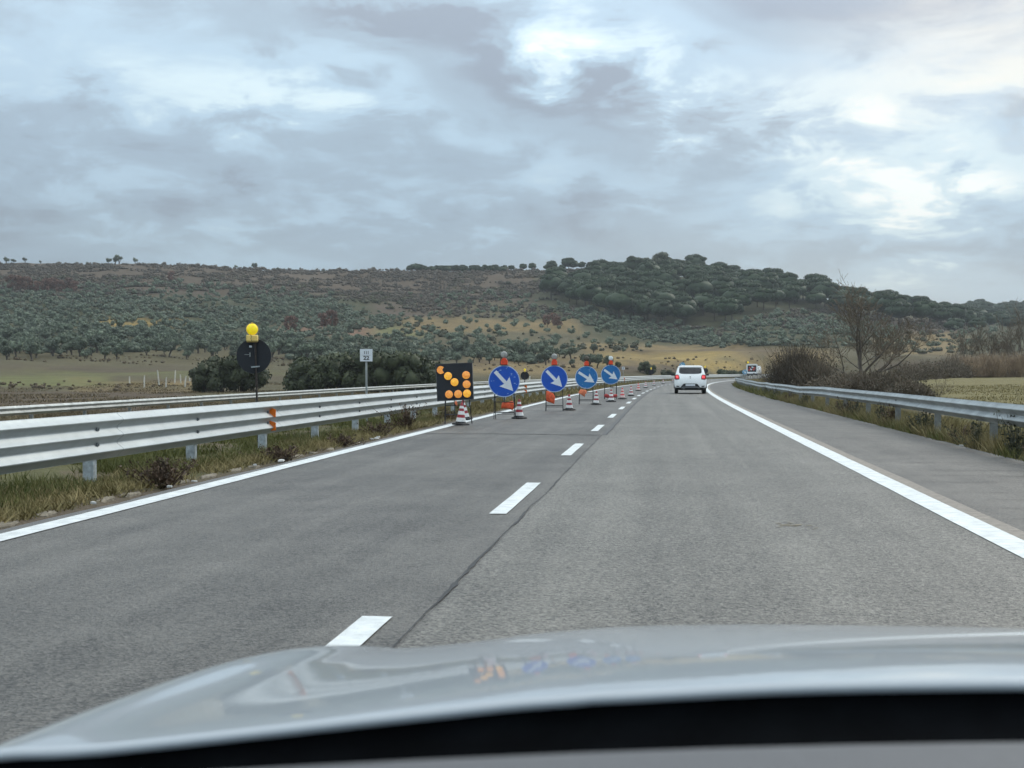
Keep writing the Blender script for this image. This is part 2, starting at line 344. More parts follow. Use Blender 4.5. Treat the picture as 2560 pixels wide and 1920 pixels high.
# ground: base tone from the colour attribute, broken up by noise of several sizes
def ground_mat():
    m, nt, b = new_mat('soil_and_grass'); L = nt.links.new
    at = nt.nodes.new('ShaderNodeAttribute'); at.attribute_name = 'tone'
    geo = nt.nodes.new('ShaderNodeNewGeometry')
    v = None
    for s, amt, det in ((0.02, 0.5, 5), (0.22, 0.55, 6), (2.5, 0.5, 6), (26.0, 0.4, 3)):
        n = nt.nodes.new('ShaderNodeTexNoise'); n.inputs['Scale'].default_value = s; n.inputs['Detail'].default_value = det; n.inputs['Roughness'].default_value = 0.65
        L(geo.outputs['Position'], n.inputs['Vector'])
        a = nt.nodes.new('ShaderNodeMath'); a.operation = 'MULTIPLY_ADD'; L(n.outputs['Fac'], a.inputs[0]); a.inputs[1].default_value = amt * 1.6; a.inputs[2].default_value = 1 - amt * 0.8
        if v is None: v = a.outputs[0]
        else:
            mm = nt.nodes.new('ShaderNodeMath'); mm.operation = 'MULTIPLY'; L(v, mm.inputs[0]); L(a.outputs[0], mm.inputs[1]); v = mm.outputs[0]
    s_ = nt.nodes.new('ShaderNodeVectorMath'); s_.operation = 'SCALE'; L(at.outputs['Color'], s_.inputs[0]); L(v, s_.inputs['Scale'])
    L(s_.outputs[0], b.inputs['Base Color']); b.inputs['Roughness'].default_value = 0.9; b.inputs['Specular IOR Level'].default_value = 0.15
    n = nt.nodes.new('ShaderNodeTexNoise'); n.inputs['Scale'].default_value = 9.0; n.inputs['Detail'].default_value = 6; L(geo.outputs['Position'], n.inputs['Vector'])
    bp = nt.nodes.new('ShaderNodeBump'); bp.inputs['Strength'].default_value = 0.7; bp.inputs['Distance'].default_value = 0.08
    L(n.outputs['Fac'], bp.inputs['Height']); L(bp.outputs[0], b.inputs['Normal'])
    return m
M['ground'] = ground_mat()

# ------------------------------------------------------------------ the road's course and the lie of the land
CT, ST = math.cos(TH), math.sin(TH)
_s = np.arange(-60, 420, 1.0)
_k = np.clip((_s - 20) / 120, 0, 1) / 800.0
_psi = np.cumsum(_k); _cx = np.cumsum(np.sin(_psi)); _cy = np.cumsum(np.cos(_psi))
i0 = int(np.argmin(np.abs(_s))); _cx -= _cx[i0]; _cy -= _cy[i0]
def road(s, off):
    """point of the road's course: s metres along, off metres to the right of the camera's track"""
    x = np.interp(s, _s, _cx); y = np.interp(s, _s, _cy); p = np.interp(s, _s, _psi)
    return x + off * np.cos(p), y - off * np.sin(p), p
def to_road(x, y):
    x = np.atleast_1d(x).astype(float); y = np.atleast_1d(y).astype(float); S = np.empty_like(x); O = np.empty_like(x)
    for a in range(0, len(x), 20000):
        X = x[a:a + 20000, None]; Y = y[a:a + 20000, None]
        i = np.argmin((X - _cx[None, ::4]) ** 2 + (Y - _cy[None, ::4]) ** 2, axis=1) * 4
        ps = _psi[i]; ddx = X[:, 0] - _cx[i]; ddy = Y[:, 0] - _cy[i]
        S[a:a + 20000] = _s[i] + ddx * np.sin(ps) + ddy * np.cos(ps); O[a:a + 20000] = ddx * np.cos(ps) - ddy * np.sin(ps)
    return S, O
def cam_xy(px, Z):
    """ground position seen at column px of the 2212-wide picture at depth Z"""
    r = (np.asarray(px) - 1106) / 2717 * Z
    return r * CT - Z * ST, r * ST + Z * CT
def to_cam(x, y): return x * CT + y * ST, -x * ST + y * CT

_cols = {
    -600: [(180, 842), (240, 812), (300, 782), (380, 748), (470, 708), (560, 668), (650, 628), (740, 595), (830, 576), (900, 578)],
    0: [(180, 842), (240, 812), (300, 782), (380, 747), (470, 706), (560, 665), (650, 625), (740, 590), (830, 571), (900, 574)],
    300: [(180, 842), (240, 815), (300, 783), (380, 748), (470, 708), (560, 668), (650, 628), (740, 592), (830, 571), (900, 574)],
    600: [(180, 842), (240, 818), (300, 786), (380, 752), (470, 716), (560, 680), (650, 642), (740, 607), (830, 584), (900, 588)],
    1000: [(180, 838), (250, 815), (320, 794), (400, 766), (480, 735), (560, 702), (640, 667), (740, 627), (850, 586), (920, 590)],
    1250: [(180, 830), (260, 808), (340, 788), (420, 764), (500, 734), (580, 700), (660, 658), (760, 610), (870, 582), (930, 586)],
    1450: [(180, 824), (260, 806), (350, 784), (450, 764), (520, 748), (570, 738), (630, 692), (700, 634), (760, 602), (810, 599), (860, 604)],
    1650: [(180, 818), (260, 803), (350, 782), (450, 757), (520, 728), (600, 693), (680, 652), (740, 630), (790, 628), (840, 634)],
    1900: [(180, 816), (260, 806), (350, 786), (450, 764), (530, 740), (600, 712), (680, 684), (740, 672), (790, 671), (840, 676)],
    2080: [(110, 829), (217, 812), (300, 800), (380, 784), (470, 762), (560, 738), (680, 708), (760, 696), (900, 694), (1200, 676), (1500, 662)],
    2300: [(110, 829), (217, 812), (300, 803), (500, 772), (700, 740), (900, 715), (1200, 680), (1400, 660), (1600, 656)],
    2900: [(110, 829), (217, 812), (300, 803), (500, 770), (700, 735), (900, 710), (1200, 670), (1400, 650), (1600, 650)],
}
_ZR = np.array([5, 40, 80, 110, 140, 170, 200, 230, 260, 300, 340, 380, 420, 460, 500, 540, 580, 620, 660, 700, 740, 780, 820, 860, 900, 960, 1050, 1200, 1400, 1600, 2200, 4000.])
_cpx = np.array(sorted(_cols)); _tab = []
for p in _cpx:
    pts = _cols[p]; Z = np.array([q[0] for q in pts], float); z = CAMZ + (804 - np.array([q[1] for q in pts], float)) / 2717 * Z
    near = -1.3 if p < 1100 else (-1.3 + 1.3 * min(1, (p - 1100) / 500.0))
    Z = np.concatenate([[5, min(90, Z[0] - 5)], Z, [Z[-1] + 500, 4000]]); z = np.concatenate([[near, near + 0.05], z, [z[-1] * 0.9, z[-1] * 0.6]])
    _tab.append(np.interp(_ZR, Z, z))
_tab = np.array(_tab)
def hill(x, y):
    r, Z = to_cam(np.asarray(x, float), np.asarray(y, float)); rho = np.hypot(r, Z)
    px = 1106 + 2717 * np.tan(np.clip(np.arctan2(r, Z), -0.9, 0.9)); px = np.clip(px, _cpx[0], _cpx[-1])
    Zc = np.clip(np.where(Z > 0.45 * rho, Z, 0.45 * rho), 5, 3999)
    j = np.clip(np.searchsorted(_cpx, px) - 1, 0, len(_cpx) - 2); t = (px - _cpx[j]) / (_cpx[j + 1] - _cpx[j]); t = t * t * (3 - 2 * t)
    i = np.clip(np.searchsorted(_ZR, Zc) - 1, 0, len(_ZR) - 2); w = (Zc - _ZR[i]) / (_ZR[i + 1] - _ZR[i])
    a = _tab[j, i] * (1 - w) + _tab[j, i + 1] * w; b = _tab[j + 1, i] * (1 - w) + _tab[j + 1, i + 1] * w
    return a * (1 - t) + b * t
def vnoise(x, y, seed=0):
    def h(i, j): v = np.sin(i * 127.1 + j * 311.7 + seed * 74.7) * 43758.5453; return v - np.floor(v)
    xi, yi = np.floor(x), np.floor(y); fx, fy = x - xi, y - yi; fx = fx * fx * (3 - 2 * fx); fy = fy * fy * (3 - 2 * fy)
    return (h(xi, yi) * (1 - fx) + h(xi + 1, yi) * fx) * (1 - fy) + (h(xi, yi + 1) * (1 - fx) + h(xi + 1, yi + 1) * fx) * fy
def fbm(x, y, seed=0, o=4):
    v = 0; a = 0.5
    for k in range(o): v = v + a * vnoise(x * 2 ** k, y * 2 ** k, seed + k); a *= 0.5
    return v
_RO = [-40, -27, -23.0, -21.5, -20.6, -20.2, -9.6, -9.3, -8.7, -6.6, -5.35, -5.05, 4.70, 4.95, 5.6, 8, 14, 30]
_RZ = [-1.35, -1.2, -0.95, -0.78, -0.74, -0.80, -0.80, -0.62, -0.04, -0.05, -0.03, -0.10, -0.10, -0.03, -0.03, -0.10, -0.15, -0.1]
def ground_z(x, y):
    x = np.atleast_1d(np.asarray(x, float)); y = np.atleast_1d(np.asarray(y, float))
    S, O = to_road(x, y); hz = hill(x, y)
    rho = np.hypot(x, y)
    hz = hz + (fbm(x / 38, y / 38, 5) - 0.47) * np.clip((rho - 120) / 250, 0, 1) * 5.0 + (fbm(x / 9, y / 9, 11, 3) - 0.44) * np.clip((rho - 40) / 200, 0, 1) * 0.8
    w = np.clip(np.minimum((O + 42) / 16, (36 - O) / 24), 0, 1) * np.clip((415 - S) / 40, 0, 1); w = w * w * (3 - 2 * w)
    rz = np.interp(O, _RO, _RZ) + (fbm(x / 1.3, y / 1.3, 3, 3) - 0.44) * 0.10 * np.where((O < -5.35) | (O > 5.0), 1, 0) * np.where((O < -8) & (O > -21.5), 0, 1)
    return w * rz + (1 - w) * hz
def gz(x, y): return float(ground_z(x, y)[0])
def hit(px, py):
    """depth at which the line of sight through (px,py) of the 2212x1659 picture meets the land"""
    Z = np.arange(60, 1700, 6.0); x, y = cam_xy(px, Z); z = ground_z(x, y)
    ok = np.nonzero(z >= CAMZ + (804 - py) / 2717 * Z)[0]
    return float(Z[ok[0]]) if len(ok) else None

# land-cover tones by place (real colours of soil, stubble, grass, scrub)
OCH, YEL, BRN, GRN, DKG, TAN, RED = (0.170, 0.124, 0.056), (0.250, 0.180, 0.062), (0.080, 0.060, 0.040), (0.120, 0.122, 0.048), (0.052, 0.054, 0.026), (0.090, 0.078, 0.042), (0.175, 0.108, 0.07)
_patch = [  # px0, px1, py0, py1, tone
    (-900, 3000, 560, 600, BRN), (-900, 1300, 590, 650, BRN), (-900, 900, 640, 745, DKG), (180, 400, 690, 712, YEL), (-900, 640, 742, 790, TAN), (-900, 640, 788, 818, TAN),
    (-900, 330, 815, 832, GRN), (150, 470, 822, 850, OCH), (-900, 420, 845, 905, BRN), (600, 830, 695, 730, RED), (800, 1000, 655, 690, BRN), (800, 920, 700, 728, GRN),
    (860, 1260, 690, 720, OCH), (900, 1330, 718, 752, TAN), (960, 1190, 660, 690, TAN), (1150, 1450, 735, 775, TAN), (1000, 1300, 772, 812, OCH), (1250, 1700, 745, 768, OCH), (1290, 1640, 766, 800, YEL), (1300, 1480, 790, 806, BRN),
    (1280, 1600, 690, 745, DKG), (1560, 1850, 640, 690, RED), (1560, 1960, 685, 745, DKG), (1700, 2100, 655, 690, BRN), (1850, 2110, 690, 725, BRN), (1900, 2110, 722, 765, OCH), (1600, 1800, 750, 800, OCH), (2080, 3000, 680, 770, DKG), (2080, 3000, 640, 690, DKG),
    (-900, 420, 796, 803, BRN), (60, 640, 806, 811, GRN), (-900, 240, 826, 833, GRN), (250, 640, 815, 821, BRN), (-900, 500, 836, 841, TAN), (1000, 1500, 780, 785, BRN), (1350, 1700, 757, 762, BRN), (1550, 1700, 772, 777, TAN), (1280, 1420, 772, 776, OCH),
    (1900, 3000, 775, 812, BRN), (1900, 3000, 812, 905, (0.155, 0.135, 0.060)), (1150, 2080, 575, 690, DKG),
]
def tone(x, y, z):
    r, Z = to_cam(x, y); Zc = np.maximum(Z, 3.0)
    px = 1106 + 2717 * r / Zc + (fbm(x / 30, y / 30, 31) - 0.47) * 90; py = 804 - (z - CAMZ) / Zc * 2717 + (fbm(x / 22, y / 22, 37) - 0.47) * 22
    c = np.tile(np.array(TAN), (len(x), 1)) * 0.9
    for a, b, p, q, t in _patch:
        w = np.clip(np.minimum((px - a), (b - px)) / 40 + 0.5, 0, 1) * np.clip(np.minimum((py - p), (q - py)) / 8 + 0.5, 0, 1)
        c = c * (1 - w[:, None]) + np.array(t) * w[:, None]
    S, O = to_road(x, y)
    n = fbm(x / 1.6, y / 1.6, 51)
    verge = np.where(n[:, None] > 0.47, np.array((0.095, 0.092, 0.042)), np.array((0.120, 0.098, 0.062)))
    w = np.clip(np.minimum((O + 30) / 6, (16 - O) / 5), 0, 1)[:, None] * (S < 300)[:, None]
    edge = np.clip(1 - np.minimum(np.abs(O + 5.2), np.abs(O - 4.85)) / 0.35, 0, 1)[:, None]
    verge = verge * (1 - edge) + np.array((0.105, 0.085, 0.066)) * edge
    return c * (1 - w) + verge * w

fine = np.arange(-33, 33.01, 0.16); coarse = np.arange(36, 325, 3.0)
phi = np.radians(np.concatenate([fine, coarse])); rad = np.concatenate([[0.05], np.geomspace(1.2, 9000, 300)])
PH, RA = np.meshgrid(phi, rad, indexing='ij'); rr = RA * np.sin(PH); ZZ = RA * np.cos(PH)
gx = (rr * CT - ZZ * ST).ravel(); gy = (rr * ST + ZZ * CT).ravel(); gzv = ground_z(gx, gy)
na, nr = PH.shape; ii, jj = np.meshgrid(np.arange(na), np.arange(nr - 1), indexing='ij'); i2 = (ii + 1) % na
quads = np.stack([ii * nr + jj, ii * nr + jj + 1, i2 * nr + jj + 1, i2 * nr + jj], -1).reshape(-1, 4)[:, ::-1]
ground = np_mesh('ground', np.stack([gx, gy, gzv], 1), quads, M['ground'], smooth=True, attr=tone(gx, gy, gzv))
tag(ground, kind='structure')

# ------------------------------------------------------------------ roads and markings
def strip(name, o0, o1, s0, s1, z, mat, parent=None, step=2.0, wob=0.0, seed=0, n=2, thick=0.0):
    s = np.arange(s0, s1 + 1e-6, step); V = []; offs = np.linspace(0, 1, n)
    for si in s:
        a = o0 + (wob * (fbm(np.array([si * 0.9]), np.array([seed * 3.3]), seed)[0] - 0.47) * 2 if wob else 0)
        b = o1 + (wob * (fbm(np.array([si * 0.9]), np.array([seed * 3.3 + 9]), seed + 5)[0] - 0.47) * 2 if wob else 0)
        for t in offs:
            x, y, _ = road(si, a + (b - a) * t); V.append((float(x), float(y), z))
    m = len(s); F = [(i * n + j, i * n + j + 1, (i + 1) * n + j + 1, (i + 1) * n + j) for i in range(m - 1) for j in range(n - 1)]
    if thick:
        b = len(V); V += [(x, y, z - thick) for x, y, z in V]
        F += [(i * n, (i + 1) * n, b + (i + 1) * n, b + i * n) for i in range(m - 1)] + [(i * n + n - 1, b + i * n + n - 1, b + (i + 1) * n + n - 1, (i + 1) * n + n - 1) for i in range(m - 1)]
    return mesh_obj(name, V, F, mat, parent)
rd = strip('road', -5.02, 4.85, -40, 400, -0.008, M['road_base'], wob=0.06, seed=3, step=0.7, thick=0.12); tag(rd, kind='structure')
strip('left_lane', -4.92, -1.15, -40, 400, -0.004, M['lane_l'], rd)
strip('right_lane', -1.148, 2.62, -40, 400, -0.002, M['lane_r'], rd)
strip('hard_shoulder', 2.622, 4.72, -40, 400, -0.004, M['shoulder'], rd, wob=0.05, seed=8, step=0.6)
orr = strip('opposite_road', -20.0, -9.6, -40, 400, -0.74, M['lane_l']); tag(orr, kind='structure')
strip('left_edge_line', -4.875, -4.655, -20, 395, 0.003, M['paint'], rd, step=0.3, wob=.010, seed=21)
strip('right_edge_line', 2.30, 2.545, -20, 395, 0.003, M['paint'], rd, step=0.3, wob=.008, seed=22)
strip('line_border', 2.547, 2.70, -20, 200, 0.0005, pmat('pale_old_line_trace', (0.24, 0.215, 0.185), 0.8, var=0.3, vscale=12), rd, wob=0.03, seed=12, step=0.6)
dash_me = None
for k in range(-2, 38):
    s0 = 6.03 - 3.0 + 7.5 * k
    strip('lane_dash', -1.463, -1.313, s0, s0 + 3.0, 0.003, M['paint'], rd, step=.1 if 0 <= k < 5 else 1.5, wob=.008, seed=k + 30)
# the joint between the two lanes: sealed in places, open and ragged in others
def ragged(name, pts, w, mat, parent, z=0.0025):
    V = []; F = []
    for i, (x, y) in enumerate(pts):
        a = pts[max(i - 1, 0)]; b = pts[min(i + 1, len(pts) - 1)]; t = Vector((b[0] - a[0], b[1] - a[1])); t.normalize()
        n = Vector((-t.y, t.x)); ww = (w[i] if isinstance(w, (list, np.ndarray)) else w) / 2
        V += [(x + n.x * ww, y + n.y * ww, z), (x - n.x * ww, y - n.y * ww, z)]
        if i: F.append((2 * i - 2, 2 * i - 1, 2 * i + 1, 2 * i))
    return mesh_obj(name, V, F, mat, parent)
s = np.arange(2, 24, 0.06); wv = 0.006 + 0.05 * np.clip(fbm(s * 1.5, s * 0 + 2, 61) - 0.36, 0, 1) * 3 * np.clip(fbm(s * 9, s * 0 + 2, 71) - 0.2, 0, 1)
ragged('joint_crack', [tuple(float(v) for v in road(a, -1.165 + 0.05 * (fbm(np.array([a * 0.8]), np.array([1.0]), 66)[0] - 0.47) + 0.02 * (fbm(np.array([a * 6]), np.array([1.0]), 67)[0] - 0.47))[:2]) for a in s], wv, M['seam'], rd)
ragged('sealed_joint', [tuple(float(v) for v in road(a, -1.12)[:2]) for a in np.arange(24, 300, 1.0)], 0.10, pmat('sealed_joint_grey', (0.075, 0.077, 0.078), 0.7, var=0.3, vscale=3), rd)
ragged('joint_crack', [tuple(float(v) for v in road(a, -1.07 + 0.01 * math.sin(a * 1.7))[:2]) for a in np.arange(24, 120, 0.5)], 0.025, M['seam'], rd, 0.004)
ragged('cross_joint', [tuple(float(v) for v in road(24.1 + 0.12 * math.sin(o * 1.3) + 0.05 * math.sin(o * 7), o)[:2]) for o in np.arange(-4.6, -1.1, 0.1)], 0.10, pmat('cross_joint_grey', (0.060, 0.058, 0.054), 0.7, var=0.4, vscale=6), rd)
for k in range(26):     # transverse cracks of the old shoulder
    s0 = 8.5 + k * 0.95 + random.uniform(-.3, .3); oa = random.uniform(2.75, 3.5); ob = random.uniform(3.6, 4.7)
    pts = []
    for o in np.arange(oa, ob, 0.06): pts.append(tuple(float(v) for v in road(s0 + 0.16 * (fbm(np.array([o * 2.2]), np.array([k * 2.0]), 81)[0] - .47) + 0.05 * (fbm(np.array([o * 11]), np.array([k * 1.0]), 82)[0] - .47), o)[:2]))
    if len(pts) > 4: ragged('crack', pts, [random.uniform(0.006, 0.030) for _ in pts], M['crack'], rd, 0.001)
# a pale spill on the driving lane
sp_ = []
for k in range(26):
    x0 = 1.03 + random.gauss(0, .07); y0 = 10.0 + random.gauss(0, .10); r0 = random.uniform(.008, .02)
    sp_.append((x0, y0, r0))
mb = MB()
for x0, y0, r0 in sp_: mb.add([(x0 + r0 * 1.5 * math.cos(a), y0 + r0 * math.sin(a), 0.0015 + r0 * 0.02) for a in np.linspace(0, 6.28, 7)[:-1]], [tuple(range(6))])
mb.build('spill_stain', pmat('tan_spill', (0.20, 0.175, 0.125), 0.8), rd)

# ------------------------------------------------------------------ guard rails
def beam_mesh(prof, L, lap=0.0, nl=2):
    V = []; n = len(prof)
    for i in range(nl + 1):
        for d, z in prof: V.append((L * i / nl, -d, z))        # local x along the rail, -y towards the traffic (d)
    F = [(i * n + j, (i + 1) * n + j, (i + 1) * n + j + 1, i * n + j + 1) for i in range(nl) for j in range(n - 1)]
    b = len(V)                                                  # a second skin 4 mm behind gives the sheet its thickness
    V += [(x, y + 0.004, z) for x, y, z in V]; F += [tuple(b + k for k in f[::-1]) for f in F]
    for i in (0, nl): F += [(i * n + j, i * n + j + 1, b + i * n + j + 1, b + i * n + j) for j in range(n - 1)]
    return V, F
def wave(nw, H, D):
    """rolled profile with nw crests"""
    pr = []; seg = H / nw
    for k in range(nw):
        z0 = H - k * seg
        pr += [(0.006, z0), (0.010, z0 - seg * 0.09), (D * 0.93, z0 - seg * 0.40), (D, z0 - seg * 0.45), (D, z0 - seg * 0.51), (D * 0.93, z0 - seg * 0.56), (0.010, z0 - seg * 0.90)]
    pr.append((0.006, 0.0)); return pr
def place_beam(o, A_, B_, flip=False):
    d = (Vector(B_) - Vector(A_)); x = d.normalized(); y = Vector((0, 0, 1)).cross(x).normalized()
    if flip: pass
    z = x.cross(y); o.matrix_basis = Matrix(((x.x, y.x, z.x, A_[0]), (x.y, y.y, z.y, A_[1]), (x.z, y.z, z.z, A_[2]), (0, 0, 0, 1)))
def post_mesh(h, w=0.08, d=0.115):
    mb = MB(); mb.box((0, 0, -h / 2), (w, 0.006, h)); mb.box((-w / 2 + 0.003, d / 2 + 0.0035, -h / 2), (0.006, d, h)); mb.box((w / 2 - 0.003, d / 2 + 0.0035, -h / 2), (0.006, d, h))
    return mb
# triple-wave rail along the median
gl = empty('guardrail', (float(road(0, -6.2)[0]), 0, 0), 0, 'new galvanised triple-wave guardrail with orange reflectors along the left verge', 'guardrail')
gl.location = (0, 0, 0)
V, F = beam_mesh(wave(3, 0.506, 0.083), 6.12)
beam0 = mesh_obj('beam', V, F, M['zinc'], gl, False); smooth_angle(beam0, 50)
post0 = post_mesh(1.0).build('post', M['zinc_post'], gl)
bm_ = MB()
bm_.box((0, 0, 0), (0.05, 0.016, 0.04)).box((0, -.012, 0), (.022, .012, .022))
bolt0 = bm_.build('bolt', pmat('dull_bolt', (.20, .22, .225), .5, .4), gl)
rf = MB()
for zz in (0.29, 0.125): rf.prism([(0, zz), (0.012, zz), (0.012, zz + 0.10), (0, zz + 0.10)], 0, 0.001)
first = True
S_POST = 13.55 / 0.9928 * 1.0
sA = 13.72 - 6.02 * 4
yaw_first = []
for k in range(52):
    s0 = sA + 6.02 * k
    a = road(s0, -6.2 + 0.0); b = road(s0 + 6.06, -6.2 - 0.004)
    zt = 0.232
    o = beam0 if k == 0 else dup(beam0, 'beam', gl)
    place_beam(o, (float(a[0]), float(a[1]), zt), (float(b[0]), float(b[1]), zt + 0.0))
    for j in range(2):
        sp0 = s0 - 0.52 + 3.01 * j; c = road(sp0, -6.2 - 0.02)
        p = post0 if (k == 0 and j == 0) else dup(post0, 'post', gl)
        p.location = (float(c[0]), float(c[1]), 0.60); p.rotation_euler = (0, 0, math.pi / 2 - float(c[2]))
        if s0 < 45:
            c2_ = road(sp0, -6.2 + .016)
            for zb_ in (.337, .169):
                q = bolt0 if (k == 0 and j == 0 and zb_ > .2) else dup(bolt0, 'bolt', gl)
                q.location = (float(c2_[0]), float(c2_[1]), zt + zb_); q.rotation_euler = (0, 0, math.pi / 2 - float(c2_[2]))
# orange reflectors, two on each, facing the traffic
def refl(s0):
    c = road(s0, -6.2); d = Vector((math.sin(float(c[2])), math.cos(float(c[2])), 0)); n = Vector((d.y, -d.x, 0))
    r = None
    for zz in (0.339, 0.130):
        P = [(-.003, -0.002, -.085), (-.003, -0.115, -.075), (-.003, -0.115, .045), (-.003, -0.002, .085)]
        V = [(x, y, z) for x, y, z in P] + [(x + 0.006, y, z) for x, y, z in P]
        o = mesh_obj('reflector', V, [(0, 1, 2, 3), (7, 6, 5, 4), (0, 4, 5, 1), (1, 5, 6, 2), (2, 6, 7, 3), (3, 7, 4, 0)], M['orange_refl'], gl)
        o.location = (float(c[0]), float(c[1]), 0.232 + zz - 0.01); o.rotation_euler = (0, 0, math.pi / 2 - float(c[2]))
for s0 in (19.3, 55.4, 91.5, 127.6): refl(s0)
# splice bolts as small dark dots on near beams
# two-wave rail on the right
gr = empty('guardrail', (0, 0, 0), 0, 'weathered two-wave guardrail with a dip along the right shoulder', 'guardrail')
V, F = beam_mesh(wave(2, 0.31, 0.08), 4.06)
wb0 = mesh_obj('beam', V, F, M['zinc_old'], gr); smooth_angle(wb0, 50)
def rail_z(s): return float(np.interp(s, [0, 36, 42, 46, 50, 54, 58, 64, 70, 78, 86, 95, 110, 400], [.755, .735, .745, .665, .65, .70, .655, .69, .63, .70, .66, .71, .68, .70]))
wp0 = post_mesh(0.9, 0.08, 0.10).build('post', pmat('dull_grey_post', (0.20, 0.21, 0.20), 0.6, 0.2, var=.35, vscale=9), gr)
k = 0; cut = 0
for k in range(62):
    s0 = 250 - 4.0 * k - 2
    if s0 < 4: break
    a = road(s0 + 4.03, 5.0 + 0.05 * math.sin(s0 * .31)); b = road(s0, 5.0 + 0.05 * math.sin((s0 - 4) * .31))
    o = wb0 if k == 0 else dup(wb0, 'beam', gr)
    place_beam(o, (float(a[0]), float(a[1]), rail_z(s0 + 4) - 0.31), (float(b[0]), float(b[1]), rail_z(s0) - 0.31))
    c = road(s0 + 0.2, 5.03); p = wp0 if k == 0 else dup(wp0, 'post', gr)
    p.location = (float(c[0]), float(c[1]), rail_z(s0) - 0.03); p.rotation_euler = (0, 0, -math.pi / 2 - float(c[2]))
# slot bolts on top of the right rail's near splices
# two-wave rail beyond the opposite carriageway
gb = empty('guardrail', (0, 0, 0), 0, 'low single two-wave guardrail on the far side of the opposite road', 'guardrail')
bb0 = dup(wb0, 'beam', gb); bp0 = dup(wp0, 'post', gb)
def back_off(s): return -20.9 - 0.012 * max(0, s - 20)
for k in range(75):
    s0 = 12 + 4.0 * k
    a = road(s0, back_off(s0)); b = road(s0 + 4.03, back_off(s0 + 4))
    zt = -0.25 + 0.0008 * s0
    o = bb0 if k == 0 else dup(wb0, 'beam', gb)
    place_beam(o, (float(a[0]), float(a[1]), zt), (float(b[0]), float(b[1]), zt))
    c = road(s0 + 0.2, back_off(s0) - 0.03); p = bp0 if k == 0 else dup(wp0, 'post', gb)
    p.location = (float(c[0]), float(c[1]), zt + 0.27); p.rotation_euler = (0, 0, math.pi / 2 - float(c[2]))

# ------------------------------------------------------------------ helpers for things placed on the road
def src_xy(px, py, z=0.0):
    """ground point (height z) seen at (px,py) of the 2560x1920 photograph"""
    Z = 3144 * (CAMZ - z) / (py - 930); return cam_xy_src(px, Z)
def cam_xy_src(px, Z):
    r = (px - 1280) / 3144 * Z
    return (r * CT - Z * ST, r * ST + Z * CT)
FACE = TH      # a thing with rotation z = FACE turns its front (-y) to the camera's axis

# ------------------------------------------------------------------ traffic cones
def make_cone(red, white, nred=3):
    t = empty('traffic_cone', (0, 0, 0), 0)
    mb = MB(); n = 8
    w = 0.165
    V = []
    for z, ww, c in ((0, w, .05), (0.028, w, .05), (0.045, w - .03, .05)):
        for k in range(4):
            sx = (1, -1, -1, 1)[k]; sy = (1, 1, -1, -1)[k]
            V += [(sx * ww, sy * (ww - c), z), (sx * (ww - c), sy * ww, z)] if k % 2 == 0 else [(sx * (ww - c), sy * ww, z), (sx * ww, sy * (ww - c), z)]
    F = [tuple(range(7, -1, -1)), tuple(range(16, 24))]
    for i in range(2):
        for j in range(8): F.append((i * 8 + j, i * 8 + (j + 1) % 8, (i + 1) * 8 + (j + 1) % 8, (i + 1) * 8 + j))
    mb.add(V, F); mb.lathe([(0.122, 0.044), (0.112, 0.075)], 20)
    mb.build('base', M['rubber'], t)
    zs = [0.075, 0.165, 0.235, 0.315, 0.375, 0.43, 0.50]
    cols = [white, red, white, red, white, red]
    def R(z): return 0.112 - (z - 0.075) * (0.112 - 0.026) / (0.50 - 0.075)
    for i in range(6):
        a, b = zs[i], zs[i + 1]; e = 0.0 if cols[i] is red else 0.0025
        m = MB(); m.lathe([(R(a) + e, a), (R(b) + e, b)], 20)
        if i == 5: m = MB(); m.lathe([(R(a), a), (R(b), b - .01), (R(b) * .6, b)], 20)
        o = m.build('red_band' if cols[i] is red else 'white_band', cols[i], t); smooth_angle(o, 40)
    return t
cone_dark = make_cone(M['cone_red'], M['cone_white']); cone_light = make_cone(M['cone_bright'], M['cone_pink'])
used = {}
cones = [
    (1151.5, 1064.5, 'd', 'nearest red and white cone, in front of the black arrow panel', 3),
    (1163, 1052, 'd', 'cone half hidden behind the nearest cone at the arrow panel', -6),
    (1298, 1048.7, 'd', 'red and white cone beside the first blue arrow sign', 0),
    (1423, 1027.7, 'd', 'red and white cone beside the second blue arrow sign', 0),
    (1490, 1014, 'd', 'red and white cone overlapping the legs of the third blue sign', 2),
    (1528, 1006.8, 'd', 'red and white cone in front of the fourth blue sign', 0),
    (1556, 1000, 'l', 'bright red and pinkish cone just beyond the fourth blue sign', 0),
    (1577.6, 992, 'd', 'dark banded cone after the bright pinkish one beside the lane dashes', 0),
    (1596, 979.3, 'l', 'bright red and pinkish cone, second of its kind along the dashes', 0),
    (1614, 971.8, 'd', 'fourth cone back from the white car beside the dashes', 0),
    (1635, 965.8, 'd', 'third cone back from the white car beside the dashes', 0),
    (1658, 961, 'd', 'second cone back from the white car, far along the dashes', 0),
    (1682, 957.4, 'd', 'farthest cone in view, right beside the white car', 0)]
for px, py, kind, lab, tilt in cones:
    src_ = cone_dark if kind == 'd' else cone_light
    o = src_ if not used.get(kind) else copy_tree(src_); used[kind] = 1
    x, y = src_xy(px, py - 2); o.location = (x, y, 0.003); o.rotation_euler = (math.radians(tilt), math.radians(tilt * .6), random.uniform(0, 1.5))
    tag(o, lab, 'traffic cone', 'cones closing the left lane')

